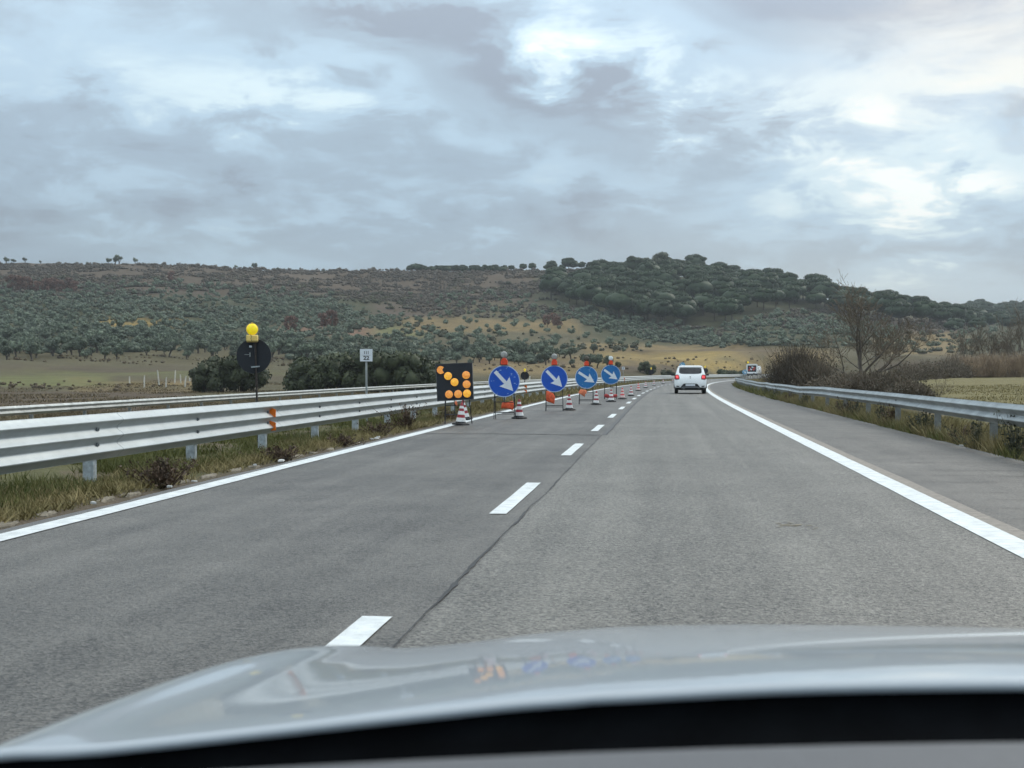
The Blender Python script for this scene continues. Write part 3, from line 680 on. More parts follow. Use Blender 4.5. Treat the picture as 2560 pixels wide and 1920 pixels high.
# ------------------------------------------------------------------ blue arrow signs on folding stands
def disc(mb, r, y, n=48, th=0.006): mb.lathe([(r, y), (r, y + th)], n, axis='Y')
def arrow_poly(ang, s):
    """white arrow: tail up-left, head down-right, for a disc of radius 1 scaled by s"""
    P = [(-0.84, 0.115), (0.13, 0.115), (0.03, 0.44), (0.85, 0.0), (0.03, -0.44), (0.13, -0.115), (-0.84, -0.115)]
    c, sn = math.cos(ang), math.sin(ang)
    return [((x * c + z * sn) * s, (-x * sn + z * c) * s) for x, z in P]
def blue_sign(px, py, cy, dia_px, ang, mat, lamp, lean, yaw, label, shift=0.0, scuffs=0, frame_w=0.5):
    Z = 3144 * CAMZ / (py - 930); x, y = cam_xy_src(px, Z); D = dia_px * Z / 3144; R = D / 2; zc_ = CAMZ - (cy - 930) * Z / 3144
    t = empty('blue_arrow_sign', (x, y, 0.003), FACE + math.radians(yaw), label, 'road sign', 'blue arrow signs closing the left lane')
    # stand: four splayed legs with cross bars
    w = frame_w * R / 0.4 / 2
    fr = MB()
    for sx in (-1, 1):
        fr.tube([(sx * w, -0.01, 0), (sx * w * .92, 0.03, zc_ + R * .15)], 0.010, 6)
        fr.tube([(sx * w, 0.34, 0), (sx * w * .92, 0.045, zc_ - R * .4)], 0.010, 6)
        fr.tube([(sx * w, -0.005, 0.17), (sx * w, 0.27, 0.17)], 0.008, 6)
    fr.tube([(-w, -0.005, 0.17), (w, -0.005, 0.17)], 0.013, 6); fr.tube([(-w, 0.29, 0.12), (w, 0.29, 0.12)], 0.009, 6)
    fr.tube([(-w * .98, 0.008, zc_ - R * 1.32), (w * .98, 0.008, zc_ - R * 1.32)], 0.011, 6)
    fr.tube([(0, 0.012, zc_ - R * 1.35), (0, 0.02, zc_ + R * 1.02)], 0.014, 6)
    fr.build('stand', M['black_metal'], t)
    b = MB(); disc(b, R, -0.012, th=0.012); body = b.build('disc', mat, t); body.location = (0, 0, zc_); body.rotation_euler = (0, math.radians(lean), 0)
    b = MB(); n = 48
    V = []; F = []
    for j in range(n):
        a = 2 * math.pi * j / n
        for rr_, yy in ((R * 0.955, -0.0155), (R * 1.005, -0.0155), (R * 1.005, 0.004)): V.append((rr_ * math.cos(a), yy, rr_ * math.sin(a)))
    for j in range(n):
        k2 = (j + 1) % n; F += [(j * 3, j * 3 + 1, k2 * 3 + 1, k2 * 3), (j * 3 + 1, j * 3 + 2, k2 * 3 + 2, k2 * 3 + 1)]
    mesh_obj('rim', V, F, M['rim'], body)
    b = MB(); b.prism(arrow_poly(ang, R), -0.0165, -0.0125); b.build('arrow', M['sign_white'], body)
    for k in range(scuffs):
        a = random.uniform(0, 6.28); rr_ = R * random.uniform(.6, .9); mb2 = MB(); l = random.uniform(.012, .035); th_ = random.uniform(0, 3)
        cx_, cz_ = rr_ * math.cos(a), rr_ * math.sin(a)
        mb2.prism([(cx_ + l * math.cos(th_ + q), cz_ + 0.4 * l * math.sin(th_ + q * 1.0)) for q in (0, 1.4, 2.8, 4.2, 5.2)], -0.0142, -0.0122); mb2.build('scuff', M['scuff'], body)
    # warning lamp on top: black bracket, orange-red battery case, round lens with dark ring
    zt = zc_ + R; k = R / 0.4
    lp = MB(); lp.box((0, 0.0, zt + 0.012), (0.17 * k, 0.07, 0.024)); lb = lp.build('lamp_bracket', M['black_metal'], t)
    cs = MB(); cs.prism([(-.08 * k, zt + .024), (.085 * k, zt + .024), (.088 * k, zt + .11 * k), (.06 * k, zt + .165 * k), (.018 * k, zt + .19 * k), (-.02 * k, zt + .19 * k), (-.06 * k, zt + .155 * k), (-.085 * k, zt + .10 * k)], -0.04, 0.05)
    case = cs.build('lamp_case', M['red_lamp'], t)
    ln = MB(); ln.lathe([(.055 * k, -.035), (.088 * k, -.02), (.092 * k, 0.0), (.088 * k, .02), (.055 * k, .035)], 24, axis='Y')
    le = ln.build('lens', M[lamp], t); le.location = (0, 0, zt + .27 * k); smooth_angle(le, 60)
    rg = MB()
    rg.tube([(.092 * k * math.cos(a), 0, .092 * k * math.sin(a)) for a in np.linspace(0, 2 * math.pi, 25)], .007, 5, False); rg.build('ring', M['lens_dark'] if lamp != 'lens_white' else M['zinc_old'], le)
    return t, zc_, R, w
def sack(px_local, parent_t, pts, mat, label, y0=-0.10, th=0.09):
    """a filled cloth bag hung on the stand: outline in (x,z) puffed in depth"""
    n = len(pts); cx_ = sum(p[0] for p in pts) / n; cz_ = sum(p[1] for p in pts) / n
    V = []; F = []; rings = [(1.0, 0.0), (0.86, 0.32), (0.6, 0.47), (0.28, 0.52)]
    for sgn in (-1, 1):
        for sc2, d in (rings if sgn < 0 else rings[1:]):
            for i, (x, z) in enumerate(pts): V.append((cx_ + (x - cx_) * sc2 + 0.006 * math.sin(7 * i + 3 * sc2), y0 + sgn * d * th * (1 + 0.25 * math.sin(i * 2.1 + sc2 * 5)), cz_ + (z - cz_) * sc2))
    m = 4
    for i in range(3):
        for j in range(n): F.append((i * n + j, (i + 1) * n + j, (i + 1) * n + (j + 1) % n, i * n + (j + 1) % n))
    F.append(tuple(3 * n + j for j in range(n - 1, -1, -1)))
    b0 = 4 * n
    for j in range(n): F.append((j, (j + 1) % n, b0 + (j + 1) % n, b0 + j))
    for i in range(2):
        for j in range(n): F.append((b0 + i * n + j, b0 + i * n + (j + 1) % n, b0 + (i + 1) * n + (j + 1) % n, b0 + (i + 1) * n + j))
    F.append(tuple(b0 + 2 * n + j for j in range(n)))
    o = mesh_obj('weight_bag', V, F, mat); o.location = parent_t.location; o.rotation_euler = parent_t.rotation_euler
    smooth_angle(o, 70); return tag(o, label, 'weight bag', 'bags weighing down the sign stands')
t1 = blue_sign(1260.3, 1048, 953.3, 79, math.radians(47), M['blue'], 'lens_clear', 0, -6, 'nearest blue arrow sign, scuffed, with a clear lamp on top', scuffs=16, frame_w=0.52)
t2 = blue_sign(1385.8, 1028, 947.3, 66.5, math.radians(46), M['blue'], 'lens_clear', 0, -4, 'deep blue arrow sign, second along the closed lane', frame_w=0.52)
t3 = blue_sign(1466.2, 1011, 943.6, 56.3, math.radians(33), M['blue2'], 'lens_dark', 0, 0, 'paler blue arrow sign, third along the lane, with a dark lamp lens', scuffs=8, frame_w=0.5)
t4 = blue_sign(1527, 998, 936.6, 48.7, math.radians(36), M['blue2'], 'lens_white', 0, 0, 'farthest of the four near blue arrow signs, white lamp lens on top', frame_w=0.5)
sack(0, t1[0], [(-.08, .33), (-.05, .42), (.07, .43), (.20, .46), (.24, .44), (.24, .36), (.25, .30), (.21, .22), (.12, .26), (.0, .27), (-.07, .27)], M['bag'], 'orange-red bag hung at the lower right of the nearest blue sign', 0.04)
sack(0, t2[0], [(-.24, .62), (-.14, .60), (-.02, .54), (.03, .44), (.02, .34), (.0, .22), (-.12, .26), (-.24, .30), (-.26, .42)], M['bag'], 'orange-red bag under the second blue arrow sign', -0.05)
sack(0, t3[0], [(-.28, .48), (-.22, .56), (-.08, .54), (.0, .52), (.01, .42), (-.05, .38), (-.07, .27), (-.16, .33), (-.24, .38), (-.30, .40)], M['bag2'], 'pale orange bag under the third blue arrow sign', -0.05)
sack(0, t4[0], [(-.30, .18), (-.20, .24), (-.05, .17), (.12, .20), (.26, .23), (.30, .14), (.22, .06), (.05, .08), (-.12, .04), (-.26, .08)], M['bag3'], 'dull red bag lying across the base of the fourth blue sign', -0.02, 0.12)

# ------------------------------------------------------------------ black arrow panel with amber lamps
Zp = 28.9; xp, yp = cam_xy_src(1137, Zp); kx = Zp / 3144
pan = empty('arrow_light_panel', (xp, yp, 0.003), FACE + math.radians(-4), 'black square light panel with amber lamps forming an arrow', 'light panel')
W2 = 0.415; zc_ = CAMZ - (955.0 - 930) * kx; lean = -2.6
mb = MB(); mb.box((0, 0, 0), (2 * W2, 0.05, 2 * W2 * 1.01)); pb = mb.build('panel', M['panel_black'], pan); pb.location = (0, 0, zc_); pb.rotation_euler = (math.radians(-3), math.radians(lean), 0)
mb = MB()
for sx in (-1, 1): mb.box((sx * (W2 + .004), 0.0, 0), (.009, .062, 2 * W2 * 1.03))
for sz in (-1, 1): mb.box((0, 0.0, sz * (W2 * 1.01 + .0045)), (2 * W2 - .002, .058, .009))
mb.build('panel_rim', pmat('panel_edge_grey', (0.12, 0.12, 0.12), 0.5), pb)
cxp, cyp = 641, 763; pxm = kx * 0.1507
for i, (lx, ly) in enumerate([(412, 568), (532, 668), (641, 770), (833, 652), (843, 805), (550, 972), (702, 966), (850, 957)]):
    dx_, dz_ = (lx - cxp) * pxm, -(ly - cyp) * pxm; a = math.radians(lean)
    X_, Z_ = dx_ * math.cos(a) - dz_ * math.sin(a), dx_ * math.sin(a) + dz_ * math.cos(a)
    R_ = 66 * pxm
    hs = MB(); hs.lathe([(R_ * 1.10, -.055), (R_ * 1.10, -.0255)], 24, axis='Y'); 
    ho = hs.build('lamp', M['black_metal'], pb); ho.location = (X_, 0, Z_)
    if i == 0:      # the broken one: a bite out of the lens
        pts = [(R_ * math.cos(q), R_ * math.sin(q)) for q in np.linspace(math.radians(38), math.radians(322), 22)] + [(R_ * .45, -R_ * .3), (R_ * .42, R_ * .28)]
        le_ = MB(); le_.prism(pts, -.066, -.056); le_.build('lens', M['amber'], ho)
    else:
        le_ = MB(); le_.lathe([(R_ * .25, -.074), (R_ * .7, -.068), (R_, -.056), (R_, -.0555)], 24, axis='Y'); o = le_.build('lens', M['amber_lit'] if i in (1, 2, 7) else M['amber'], ho); smooth_angle(o, 60)
mb = MB()
for sx in (-.22, .2): mb.tube([(sx, -.05, 0), (sx, 0.02, zc_ + .2)], .013, 6)
for sx in (-.27, .36): mb.tube([(sx, .36, 0), (sx * .75, 0.04, zc_ + .1)], .012, 6)
mb.tube([(0, -.02, .22), (0, 0.01, zc_)], .012, 6)
for zz in (.22, .43): mb.tube([(-.22, -.03, zz), (.2, -.03, zz)], .012, 6)
mb.tube([(-.26, .33, .06), (-.22, -.05, .06)], .009, 6); mb.build('stand', M['black_metal'], pan)
bgp = sack(0, pan, [(.0, .52), (.05, .54), (.07, .48), (.07, .42), (.02, .44), (.0, .47)], M['bag2'], 'small orange bag hanging below the black light panel', -0.04, .06)

# ------------------------------------------------------------------ signs of the opposite direction
def black_back_sign(px, Z, cy, dia, label, near=False, zb=None):
    x, y = cam_xy_src(px, Z); zb = gz(x, y) if zb is None else zb; zc_ = CAMZ - (cy - 930) * Z / 3144; R = dia / 2
    t = empty('round_sign_back', (x, y, zb), FACE, label, 'road sign', None if near else 'signs for the opposite traffic')
    tl = 0.055 if near else 0.0
    H = zc_ - zb
    mb = MB(); mb.tube([(0.05 if near else 0, 0, 0), (0, 0, H + R * .9)], .018 if near else .03, 8); mb.build('pole', M['pole_rust'], t)
    mb = MB(); mb.lathe([(R, 0.03), (R, 0.045)], 48, axis='Y'); d = mb.build('disc', M['panel_black'], t); d.location = (-0.03 if near else 0, 0, H)
    if near:
        mb = MB(); mb.box((-.055, .022, R * .55), (.045, .012, .035)); mb.build('sticker', M['sign_white'], d)
        mb = MB(); mb.box((-.065, .022, R * .08), (.012, .012, .075)); mb.box((-.12, .022, R * .08), (.075, .011, .007)); mb.build('sticker', M['zinc_old'], d)
        mb = MB(); mb.box((.035, -.005, -R * .62), (.14, .05, .022), Matrix.Rotation(math.radians(-5), 3, 'Y')); mb.build('bracket', M['zinc'], d)
    k = 1.0 if near else dia / 0.6 * .75
    mb = MB(); mb.box((0, 0, 0), (.195 * k, .11 * k, .125 * k)); bx_ = mb.build('battery_case', M['yellow_box'], t); bx_.location = (-.045 * k if near else 0, -.03, H + R + .0 * k)
    bv = bx_.modifiers.new('edge', 'BEVEL'); bv.width = .02 * k; bv.segments = 2
    mb = MB(); mb.box((0, 0, -.043 * k), (.202 * k, .116 * k, .008 * k)); mb.build('case_seam', M['black_metal'], bx_)
    if near:
        mb = MB(); mb.tube([(-.015, -.06, .07), (.0, -.062, .03), (-.012, -.062, .0), (.01, -.062, -.05)], .004, 5); mb.build('wire', M['black_metal'], bx_)
    mb = MB(); mb.lathe([(.05 * k, -.045 * k), (.085 * k, -.032 * k), (.1 * k, 0), (.085 * k, .032 * k), (.05 * k, .045 * k)], 28, axis='Y'); l = mb.build('lens', M['yellow_lit'], t); l.location = bx_.location + Vector((0, 0, .16 * k)); smooth_angle(l, 60)
    mb = MB(); mb.tube([(.101 * k * math.cos(a), 0, .101 * k * math.sin(a)) for a in np.linspace(0, 2 * math.pi, 25)], .006 * k, 5, False); mb.box((0, 0, .108 * k), (.03 * k, .03, .02 * k)); mb.build('ring', M['yellow_box'], l)
    return t
sb = black_back_sign(638, 21.7, 890, .60, 'black back of a round sign on a rusty pole with a glowing yellow lamp', True)
black_back_sign(1312, 92, 939, .62, 'small dark sign back with a yellow lamp behind the nearest blue sign', zb=-0.74)
black_back_sign(1763, 205, 927, .95, 'dark sign back with a yellow lamp just right of the white car')
black_back_sign(1628, 190, 930, .8, 'tiny dark sign back beyond the rail left of the white car')

def km_sign(px, Z, cy, label, with_text=True, sz=0.30):
    x, y = cam_xy_src(px, Z); zb = gz(x, y); H = CAMZ - (cy - 930) * Z / 3144 - zb
    t = empty('distance_marker', (x, y, zb), FACE + math.radians(10), label, 'road sign')
    mb = MB(); mb.tube([(0.015, .03, 0), (0, .03, H + .1)], .026, 10); mb.build('post', M['zinc_old'], t)
    mb = MB(); mb.box((0, 0.03, 0), (sz, .05, sz)); b = mb.build('box', M['plastic'], t); b.location = (0, -.02, H)
    mb = MB(); mb.box((0, 0, 0), (sz * .985, .008, sz * .985)); f = mb.build('face', M['sign_white'], b)
    if with_text:
        mb = MB()
        for xx in (-.045, 0, .045): mb.box((xx, -.0055, .062), (.014, .003, .075))
        mb.box((0, -.0055, -.003), (.19, .003, .004))
        mb.build('roman_numeral', M['text'], f)
        cu = bpy.data.curves.new('digits', 'FONT'); cu.body = '22'; cu.size = .125; cu.align_x = 'CENTER'; cu.extrude = .001; cu.offset = .0035
        tmp = bpy.data.objects.new('tmp', cu); link(tmp); bpy.context.view_layer.update()
        me = bpy.data.meshes.new_from_object(tmp.evaluated_get(bpy.context.evaluated_depsgraph_get())); bpy.data.objects.remove(tmp)
        me.materials.clear(); me.materials.append(M['text'])
        o = bpy.data.objects.new('digits', me); link(o); o.parent = f; o.location = (0, -.0055, -.108); o.rotation_euler = (math.pi / 2, 0, 0)
        me.transform(Matrix.Diagonal((1.15, 1, 1, 1)))
    else:
        mb = MB()
        for zz in (.06, -.05): mb.box((0, -.0055, zz), (.11, .003, .07))
        mb.build('figures', M['text'], f)
    return t
km_sign(915.5, 30, 888, 'small white square marker reading III over 22 on a grey post')
km_sign(1558, 128, 920.5, 'tiny white square marker beyond the guardrail right of the blue signs', False, .28)

# ------------------------------------------------------------------ white hatchback
def ring(z, hw, y0, y1, rc, n=6):
    P = []
    for cx_, cy_, a0 in ((hw - rc, y1 - rc * 1.3, 0), (-hw + rc, y1 - rc * 1.3, 90), (-hw + rc, y0 + rc, 180), (hw - rc, y0 + rc, 270)):
        for k in range(n + 1):
            a = math.radians(a0 + 90 * k / n); ry = rc * (1.3 if a0 in (0, 90) else 1.0)
            P.append((cx_ + rc * math.cos(a), cy_ + ry * math.sin(a), z))
    return P
def loft(levels, cap_top=True):
    V = []; F = []; n = None
    for lv in levels:
        r = ring(*lv); n = len(r); V += r
    for i in range(len(levels) - 1):
        for j in range(n): F.append((i * n + j, i * n + (j + 1) % n, (i + 1) * n + (j + 1) % n, (i + 1) * n + j))
    F.append(tuple(range(n - 1, -1, -1)))
    if cap_top: F.append(tuple((len(levels) - 1) * n + j for j in range(n)))
    return V, F
xc_, yc_ = src_xy(1726, 984.5); Sc, Oc = to_road(xc_, yc_); hd = float(road(Sc[0], 0)[2])
car = empty('white_car', (xc_, yc_, 0.0), -hd, 'white hatchback driving ahead with its red tail lights on', 'car')
V, F = loft([(.34, .845, .03, 4.0, .16), (.46, .875, -.01, 4.06, .2), (.60, .885, -.02, 4.07, .22), (.76, .885, 0.0, 4.06, .24), (.88, .87, .03, 4.02, .26), (.96, .85, .06, 3.9, .28), (1.01, .83, .09, 3.05, .20), (1.08, .805, .13, 2.92, .16), (1.2, .77, .20, 2.75, .13), (1.32, .735, .28, 2.55, .12), (1.43, .70, .36, 2.35, .11), (1.50, .67, .34, 2.2, .11), (1.54, .62, .38, 2.0, .11), (1.56, .50, .55, 1.8, .11)])
smooth_angle(mesh_obj('body', V, F, M['car_white'], car), 40)
V, F = loft([(.20, .74, .16, 3.85, .12), (.30, .83, .04, 3.98, .16), (.345, .852, .015, 4.02, .17)]); mesh_obj('underbody', V, F, M['plastic'], car)
mb = MB()
def rear_poly(name, poly, mat, yfun, par, proud=.012):
    V = [(x, yfun(z) - proud, z) for x, z in poly] + [(x, yfun(z) + .03, z) for x, z in poly]; n = len(poly)
    return mesh_obj(name, V, [tuple(range(n)), tuple(range(2 * n - 1, n - 1, -1))] + [(i, i + n, (i + 1) % n + n, (i + 1) % n) for i in range(n)], mat, par)
_yr = lambda z: float(np.interp(z, [.3, .46, .60, .76, .88, .96, 1.01, 1.08, 1.2, 1.32, 1.43], [.03, -.01, -.02, 0, .03, .06, .09, .13, .20, .28, .36]))
def strip_win(rows, name, mat, proud):
    """window as several rows so that it follows the sloping tail"""
    V = []; F = []
    for z, hw in rows:
        for t in np.linspace(-1, 1, 9): V.append((hw * t, _yr(z) - proud + .012 * t * t * t * t, z))
    for i in range(len(rows) - 1):
        for j in range(8): F.append((i * 9 + j, i * 9 + j + 1, (i + 1) * 9 + j + 1, (i + 1) * 9 + j))
    return mesh_obj(name, V, F, mat, car)
strip_win([(1.10, .42), (1.115, .54), (1.15, .60), (1.22, .62), (1.30, .615), (1.38, .605), (1.42, .59), (1.435, .52)], 'rear_window', M['glass_dark'], .014)
rear_poly('bumper_insert', [(-.44, .32), (-.53, .30), (-.50, .40), (-.38, .545), (-.30, .565), (.30, .565), (.38, .545), (.50, .40), (.53, .30), (.44, .32)], M['plastic'], _yr, car, .012)
rear_poly('bumper_trim', [(-.52, .285), (-.45, .37), (-.38, .40), (.38, .40), (.45, .37), (.52, .285), (.36, .33), (-.36, .33)], M['grey_plastic'], _yr, car, .022)
rear_poly('number_plate', [(-.26, .43), (.26, .43), (.26, .535), (-.26, .535)], M['sign_white'], _yr, car, .024)
rear_poly('badge', [(-.05, .935), (-.03, .92), (.03, .92), (.05, .935), (.05, .96), (.03, .975), (-.03, .975), (-.05, .96)], M['zinc_old'], _yr, car, .014)
rear_poly('boot_handle', [(-.03, .85), (.03, .85), (.03, .875), (-.03, .875)], M['grey_plastic'], _yr, car, .014)
for sx in (-1, 1):
    tl = rear_poly('tail_light', [(sx * x, z) for x, z in ((.60, .79), (.80, .775), (.87, .83), (.865, .96), (.82, 1.045), (.67, 1.06), (.605, .99), (.585, .88))], M['tail_dark'], lambda z: _yr(z) + .045, car, .05)
    rear_poly('lit_lens', [(sx * x, z) for x, z in ((.64, .85), (.78, .85), (.80, .95), (.76, 1.01), (.67, 1.01), (.64, .95))], M['tail'], lambda z: _yr(z) + .045, tl, .062)
    rear_poly('reflector', [(sx * x, z) for x, z in ((.58, .41), (.70, .44), (.79, .44), (.74, .39), (.64, .38))], M['plastic'], lambda z: _yr(z) + .04, car, .055)
    mb = MB(); mb.tube([(sx * .60, .62, 1.545), (sx * .61, .7, 1.585), (sx * .61, 1.9, 1.585), (sx * .60, 2.0, 1.54)], .016, 6); mb.build('roof_rail', M['plastic'], car)
    mb = MB(); mb.box((sx * .97, 2.35, 1.05), (.17, .1, .12)); mb.box((sx * .86, 2.38, 1.0), (.10, .05, .04)); mb.build('mirror', M['plastic'], car)
    mb = MB(); V = [(sx * (.79 + .0), .75, 1.09), (sx * .79, 2.75, 1.05), (sx * .70, 2.25, 1.40), (sx * .70, .65, 1.40)]
    V = [(sx * .808, .62, 1.08), (sx * .812, 2.6, 1.06), (sx * .716, 2.2, 1.36), (sx * .716, .72, 1.36)]
    mesh_obj('side_window', V, [(0, 1, 2, 3)], M['glass_dark'], car)
    for yy in (.72, 3.28):
        mb = MB(); mb.lathe([(.27, -.10), (.315, -.085), (.315, .085), (.27, .10)], 24); w_ = mb.build('tyre', M['rubber'], car); w_.rotation_euler = (0, math.pi / 2, 0); w_.location = (sx * .765, yy, .315); w_.name = 'wheel'
        mb = MB(); mb.lathe([(.06, .0), (.24, .0), (.24, .008), (.05, .008)], 20); rm = mb.build('rim', M['grey_plastic'], w_); rm.location = (0, 0, sx * .101)
    mb = MB(); pts = [(sx * .885, .72 + .40 * math.cos(a), .30 + .40 * math.sin(a)) for a in np.linspace(0.0, math.pi, 12)]; mb.tube(pts, .025, 6); mb.build('arch_trim', M['plastic'], car)
mb = MB(); mb.tube([(-.35, .02, .27), (-.35, .25, .27)], .035, 10); mb.build('exhaust', M['grey_plastic'], car)
mb = MB(); mb.tube([(0, 1.9, 1.55), (0, 1.75, 1.72)], .006, 5); mb.build('antenna', M['plastic'], car)

# ------------------------------------------------------------------ white work truck far ahead
Zt = 262; xt, yt = cam_xy_src(1880, Zt); St, Ot = to_road(xt, yt); hdt = float(road(St[0], 0)[2])
tr = empty('work_truck', (xt, yt, 0), -hdt, 'white work truck far ahead with a red and white rear panel', 'truck')
mb = MB(); mb.box((0, 2.6, .75), (2.1, 5.0, .35)); mb.build('chassis', M['plastic'], tr)
mb = MB()
for sx in (-1, 1): mb.box((sx * 1.02, 0, 1.85), (.22, .15, 1.9))
mb.box((0, 0, 2.72), (1.82, .16, .28)); mb.box((0, 0, 1.05), (1.82, .14, .35)); mb.build('rear_frame', M['car_white'], tr)
mb = MB(); mb.box((0, .12, 1.9), (1.82, .05, 1.38)); pn = mb.build('rear_panel', M['plastic'], tr)
for i, (x, z, m_) in enumerate(((-.45, 2.1, 'truck_red'), (.1, 2.2, 'sign_white'), (.5, 2.05, 'truck_red'), (-.2, 1.75, 'sign_white'), (.3, 1.7, 'truck_red'), (-.6, 1.6, 'truck_red'))):
    mb = MB(); mb.box((x, .08, z), (.42, .03, .26), Matrix.Rotation(math.radians(30), 3, 'Y')); mb.build('stripe', M[m_], pn)
mb = MB(); mb.box((0, 2.3, 1.3), (2.2, 4.2, .7)); mb.build('load_bed', M['car_white'], tr)
mb = MB(); V, F = loft([(.6, 1.0, 4.5, 6.4, .2), (1.6, 1.0, 4.5, 6.4, .2), (2.4, .92, 4.6, 6.0, .2), (2.5, .7, 4.8, 5.8, .2)]); mesh_obj('cab', V, F, M['car_white'], tr)
for sx in (-1, 1):
    for yy in (1.0, 5.4):
        mb = MB(); mb.lathe([(.40, -.14), (.45, -.12), (.45, .12), (.40, .14)], 20); w_ = mb.build('wheel', M['rubber'], tr); w_.rotation_euler = (0, math.pi / 2, 0); w_.location = (sx * .9, yy, .45)
mb = MB(); mb.tube([(-.85, 0, 2.86), (-.85, 0, 3.05)], .05, 6); mb.build('lamp_stem', M['plastic'], tr)
mb = MB(); mb.lathe([(.14, -.1), (.19, -.03), (.19, .03), (.14, .1)], 16, axis='Y'); bl = mb.build('beacon', M['yellow_lit'], tr); bl.location = (-.85, 0, 3.2)
# blue signs far ahead: one behind the car, one by the truck
def far_sign(px, Z, cy, D, label):
    x, y = cam_xy_src(px, Z); zc_ = CAMZ - (cy - 930) * Z / 3144; zb = max(gz(x, y), 0.0) if True else 0
    t = empty('blue_arrow_sign', (x, y, zb), FACE, label, 'road sign', 'blue arrow signs closing the left lane')
    H = zc_ - zb; R = D / 2
    mb = MB()
    for sx in (-.25, .25): mb.tube([(sx, -.2, 0), (sx * .8, 0.03, H)], .016, 6); mb.tube([(sx, .3, 0), (sx * .8, 0.04, H - .1)], .016, 6)
    mb.build('stand', M['black_metal'], t)
    mb = MB(); mb.lathe([(R, -.01), (R, .01)], 28, axis='Y'); d = mb.build('disc', pmat('backlit_pale_blue', (.16, .36, .52), .4, var=.3, vscale=3), t); d.location = (0, 0, H)  # disc blue painted paler to stand for light from behind
    mb = MB(); mb.prism(arrow_poly(math.radians(45), R), -.016, -.0105); mb.build('arrow', M['sign_white'], d)
    return t
far_sign(1706, 176, 913.5, .85, 'pale blue round sign showing above the roof of the white car')
far_sign(1862, 240, 930, .95, 'blue round sign standing in front of the far work truck')

# ------------------------------------------------------------------ fence posts in the fields
fp = [(795, 822, 40), (885, 830, 70), (978, 810, 90), (1018, 835, 55), (1072, 805, 75), (1110, 815, 50), (1135, 835, 62), (1165, 785, 40), (1500, 838, 55), (1515, 830, 40)]
fpd = [((zx * .4069) / 1.1573, (620 + (zy + h / 2) * .4069) / 1.1573, h * .3516) for zx, zy, h in fp]
fpd += [(px / 1.1573, py / 1.1573, h) for px, py, h in ((1296, 912, 9), (1312, 912, 9), (1285, 922, 8), (1323, 933, 16))]
for i, (px, py, hp) in enumerate(fpd):
    Z = hit(px, py) or 170.0
    Z = min(Z, 210); x, y = cam_xy(px, Z); h = max(1.0, hp * Z / 2717 * 1.08)
    mb = MB(); tx, ty = random.uniform(-.10, .10), random.uniform(-.08, .08)
    mb.tube([(0, 0, -.2), (tx * h * .5, ty * h * .5, h * .55), (tx * h, ty * h, h)], [.11, .10, .08], 7)
    o = mb.build('fence_post', M['post_white']); o.location = (float(x), float(y), gz(x, y)); 
    tag(o, 'leaning whitewashed fence post in the field beyond the opposite road', 'fence post', 'old fence posts in the field')

# ------------------------------------------------------------------ vegetation builders
def icocore(rx, ry, rz, cz, seed, bump=.22, n=10, m=7):
    V = []; r_ = np.random.default_rng(seed); Q = []
    ph = np.linspace(0, 2 * np.pi, n, endpoint=False); th = np.linspace(0.02, np.pi - .02, m)
    T, P = np.meshgrid(th, ph, indexing='ij'); k = 1 + bump * (r_.random(T.shape) - .5) * 2
    X = np.stack([rx * k * np.sin(T) * np.cos(P), ry * k * np.sin(T) * np.sin(P), cz + rz * k * np.cos(T)], -1).reshape(-1, 3)
    for i in range(m - 1):
        for j in range(n): Q.append((i * n + j, (i + 1) * n + j, (i + 1) * n + (j + 1) % n, i * n + (j + 1) % n))
    return X, np.array(Q)
def leaf_quads(C, size, r_, aspect=1.6, up=0.0, tilt=None):
    n = len(C); a = r_.normal(size=(n, 3)); a /= np.linalg.norm(a, axis=1)[:, None]
    b = r_.normal(size=(n, 3)); b -= a * (a * b).sum(1)[:, None]; b /= np.linalg.norm(b, axis=1)[:, None]
    s = (size * (0.6 + 0.8 * r_.random(n)))[:, None] if np.isscalar(size) else (size * (0.6 + .8 * r_.random(n)))[:, None]
    a = a * s * aspect * .5; b = b * s * .5
    V = np.stack([C - a, C - b * .9, C + a, C + b * .9], 1).reshape(-1, 3); Q = np.arange(4 * n).reshape(-1, 4); return V, Q
def clump_cloud(r_, clumps, per):
    """points spread near the surface of several ellipsoid clumps (cx,cy,cz,rx,ry,rz)"""
    P = []
    for c in clumps:
        d = r_.normal(size=(per, 3)); d /= np.linalg.norm(d, axis=1)[:, None]; rad_ = (0.55 + 0.45 * r_.random(per) ** .6)[:, None]
        P.append(np.array(c[:3]) + d * rad_ * np.array(c[3:]))
    return np.concatenate(P)
def join(parts):
    V = []; Q = []; b = 0
    for v, q in parts: V.append(v); Q.append(q + b); b += len(v)
    return np.concatenate(V), np.concatenate(Q)
def data_of(o):
    me = o.data; bpy.data.objects.remove(o); return me
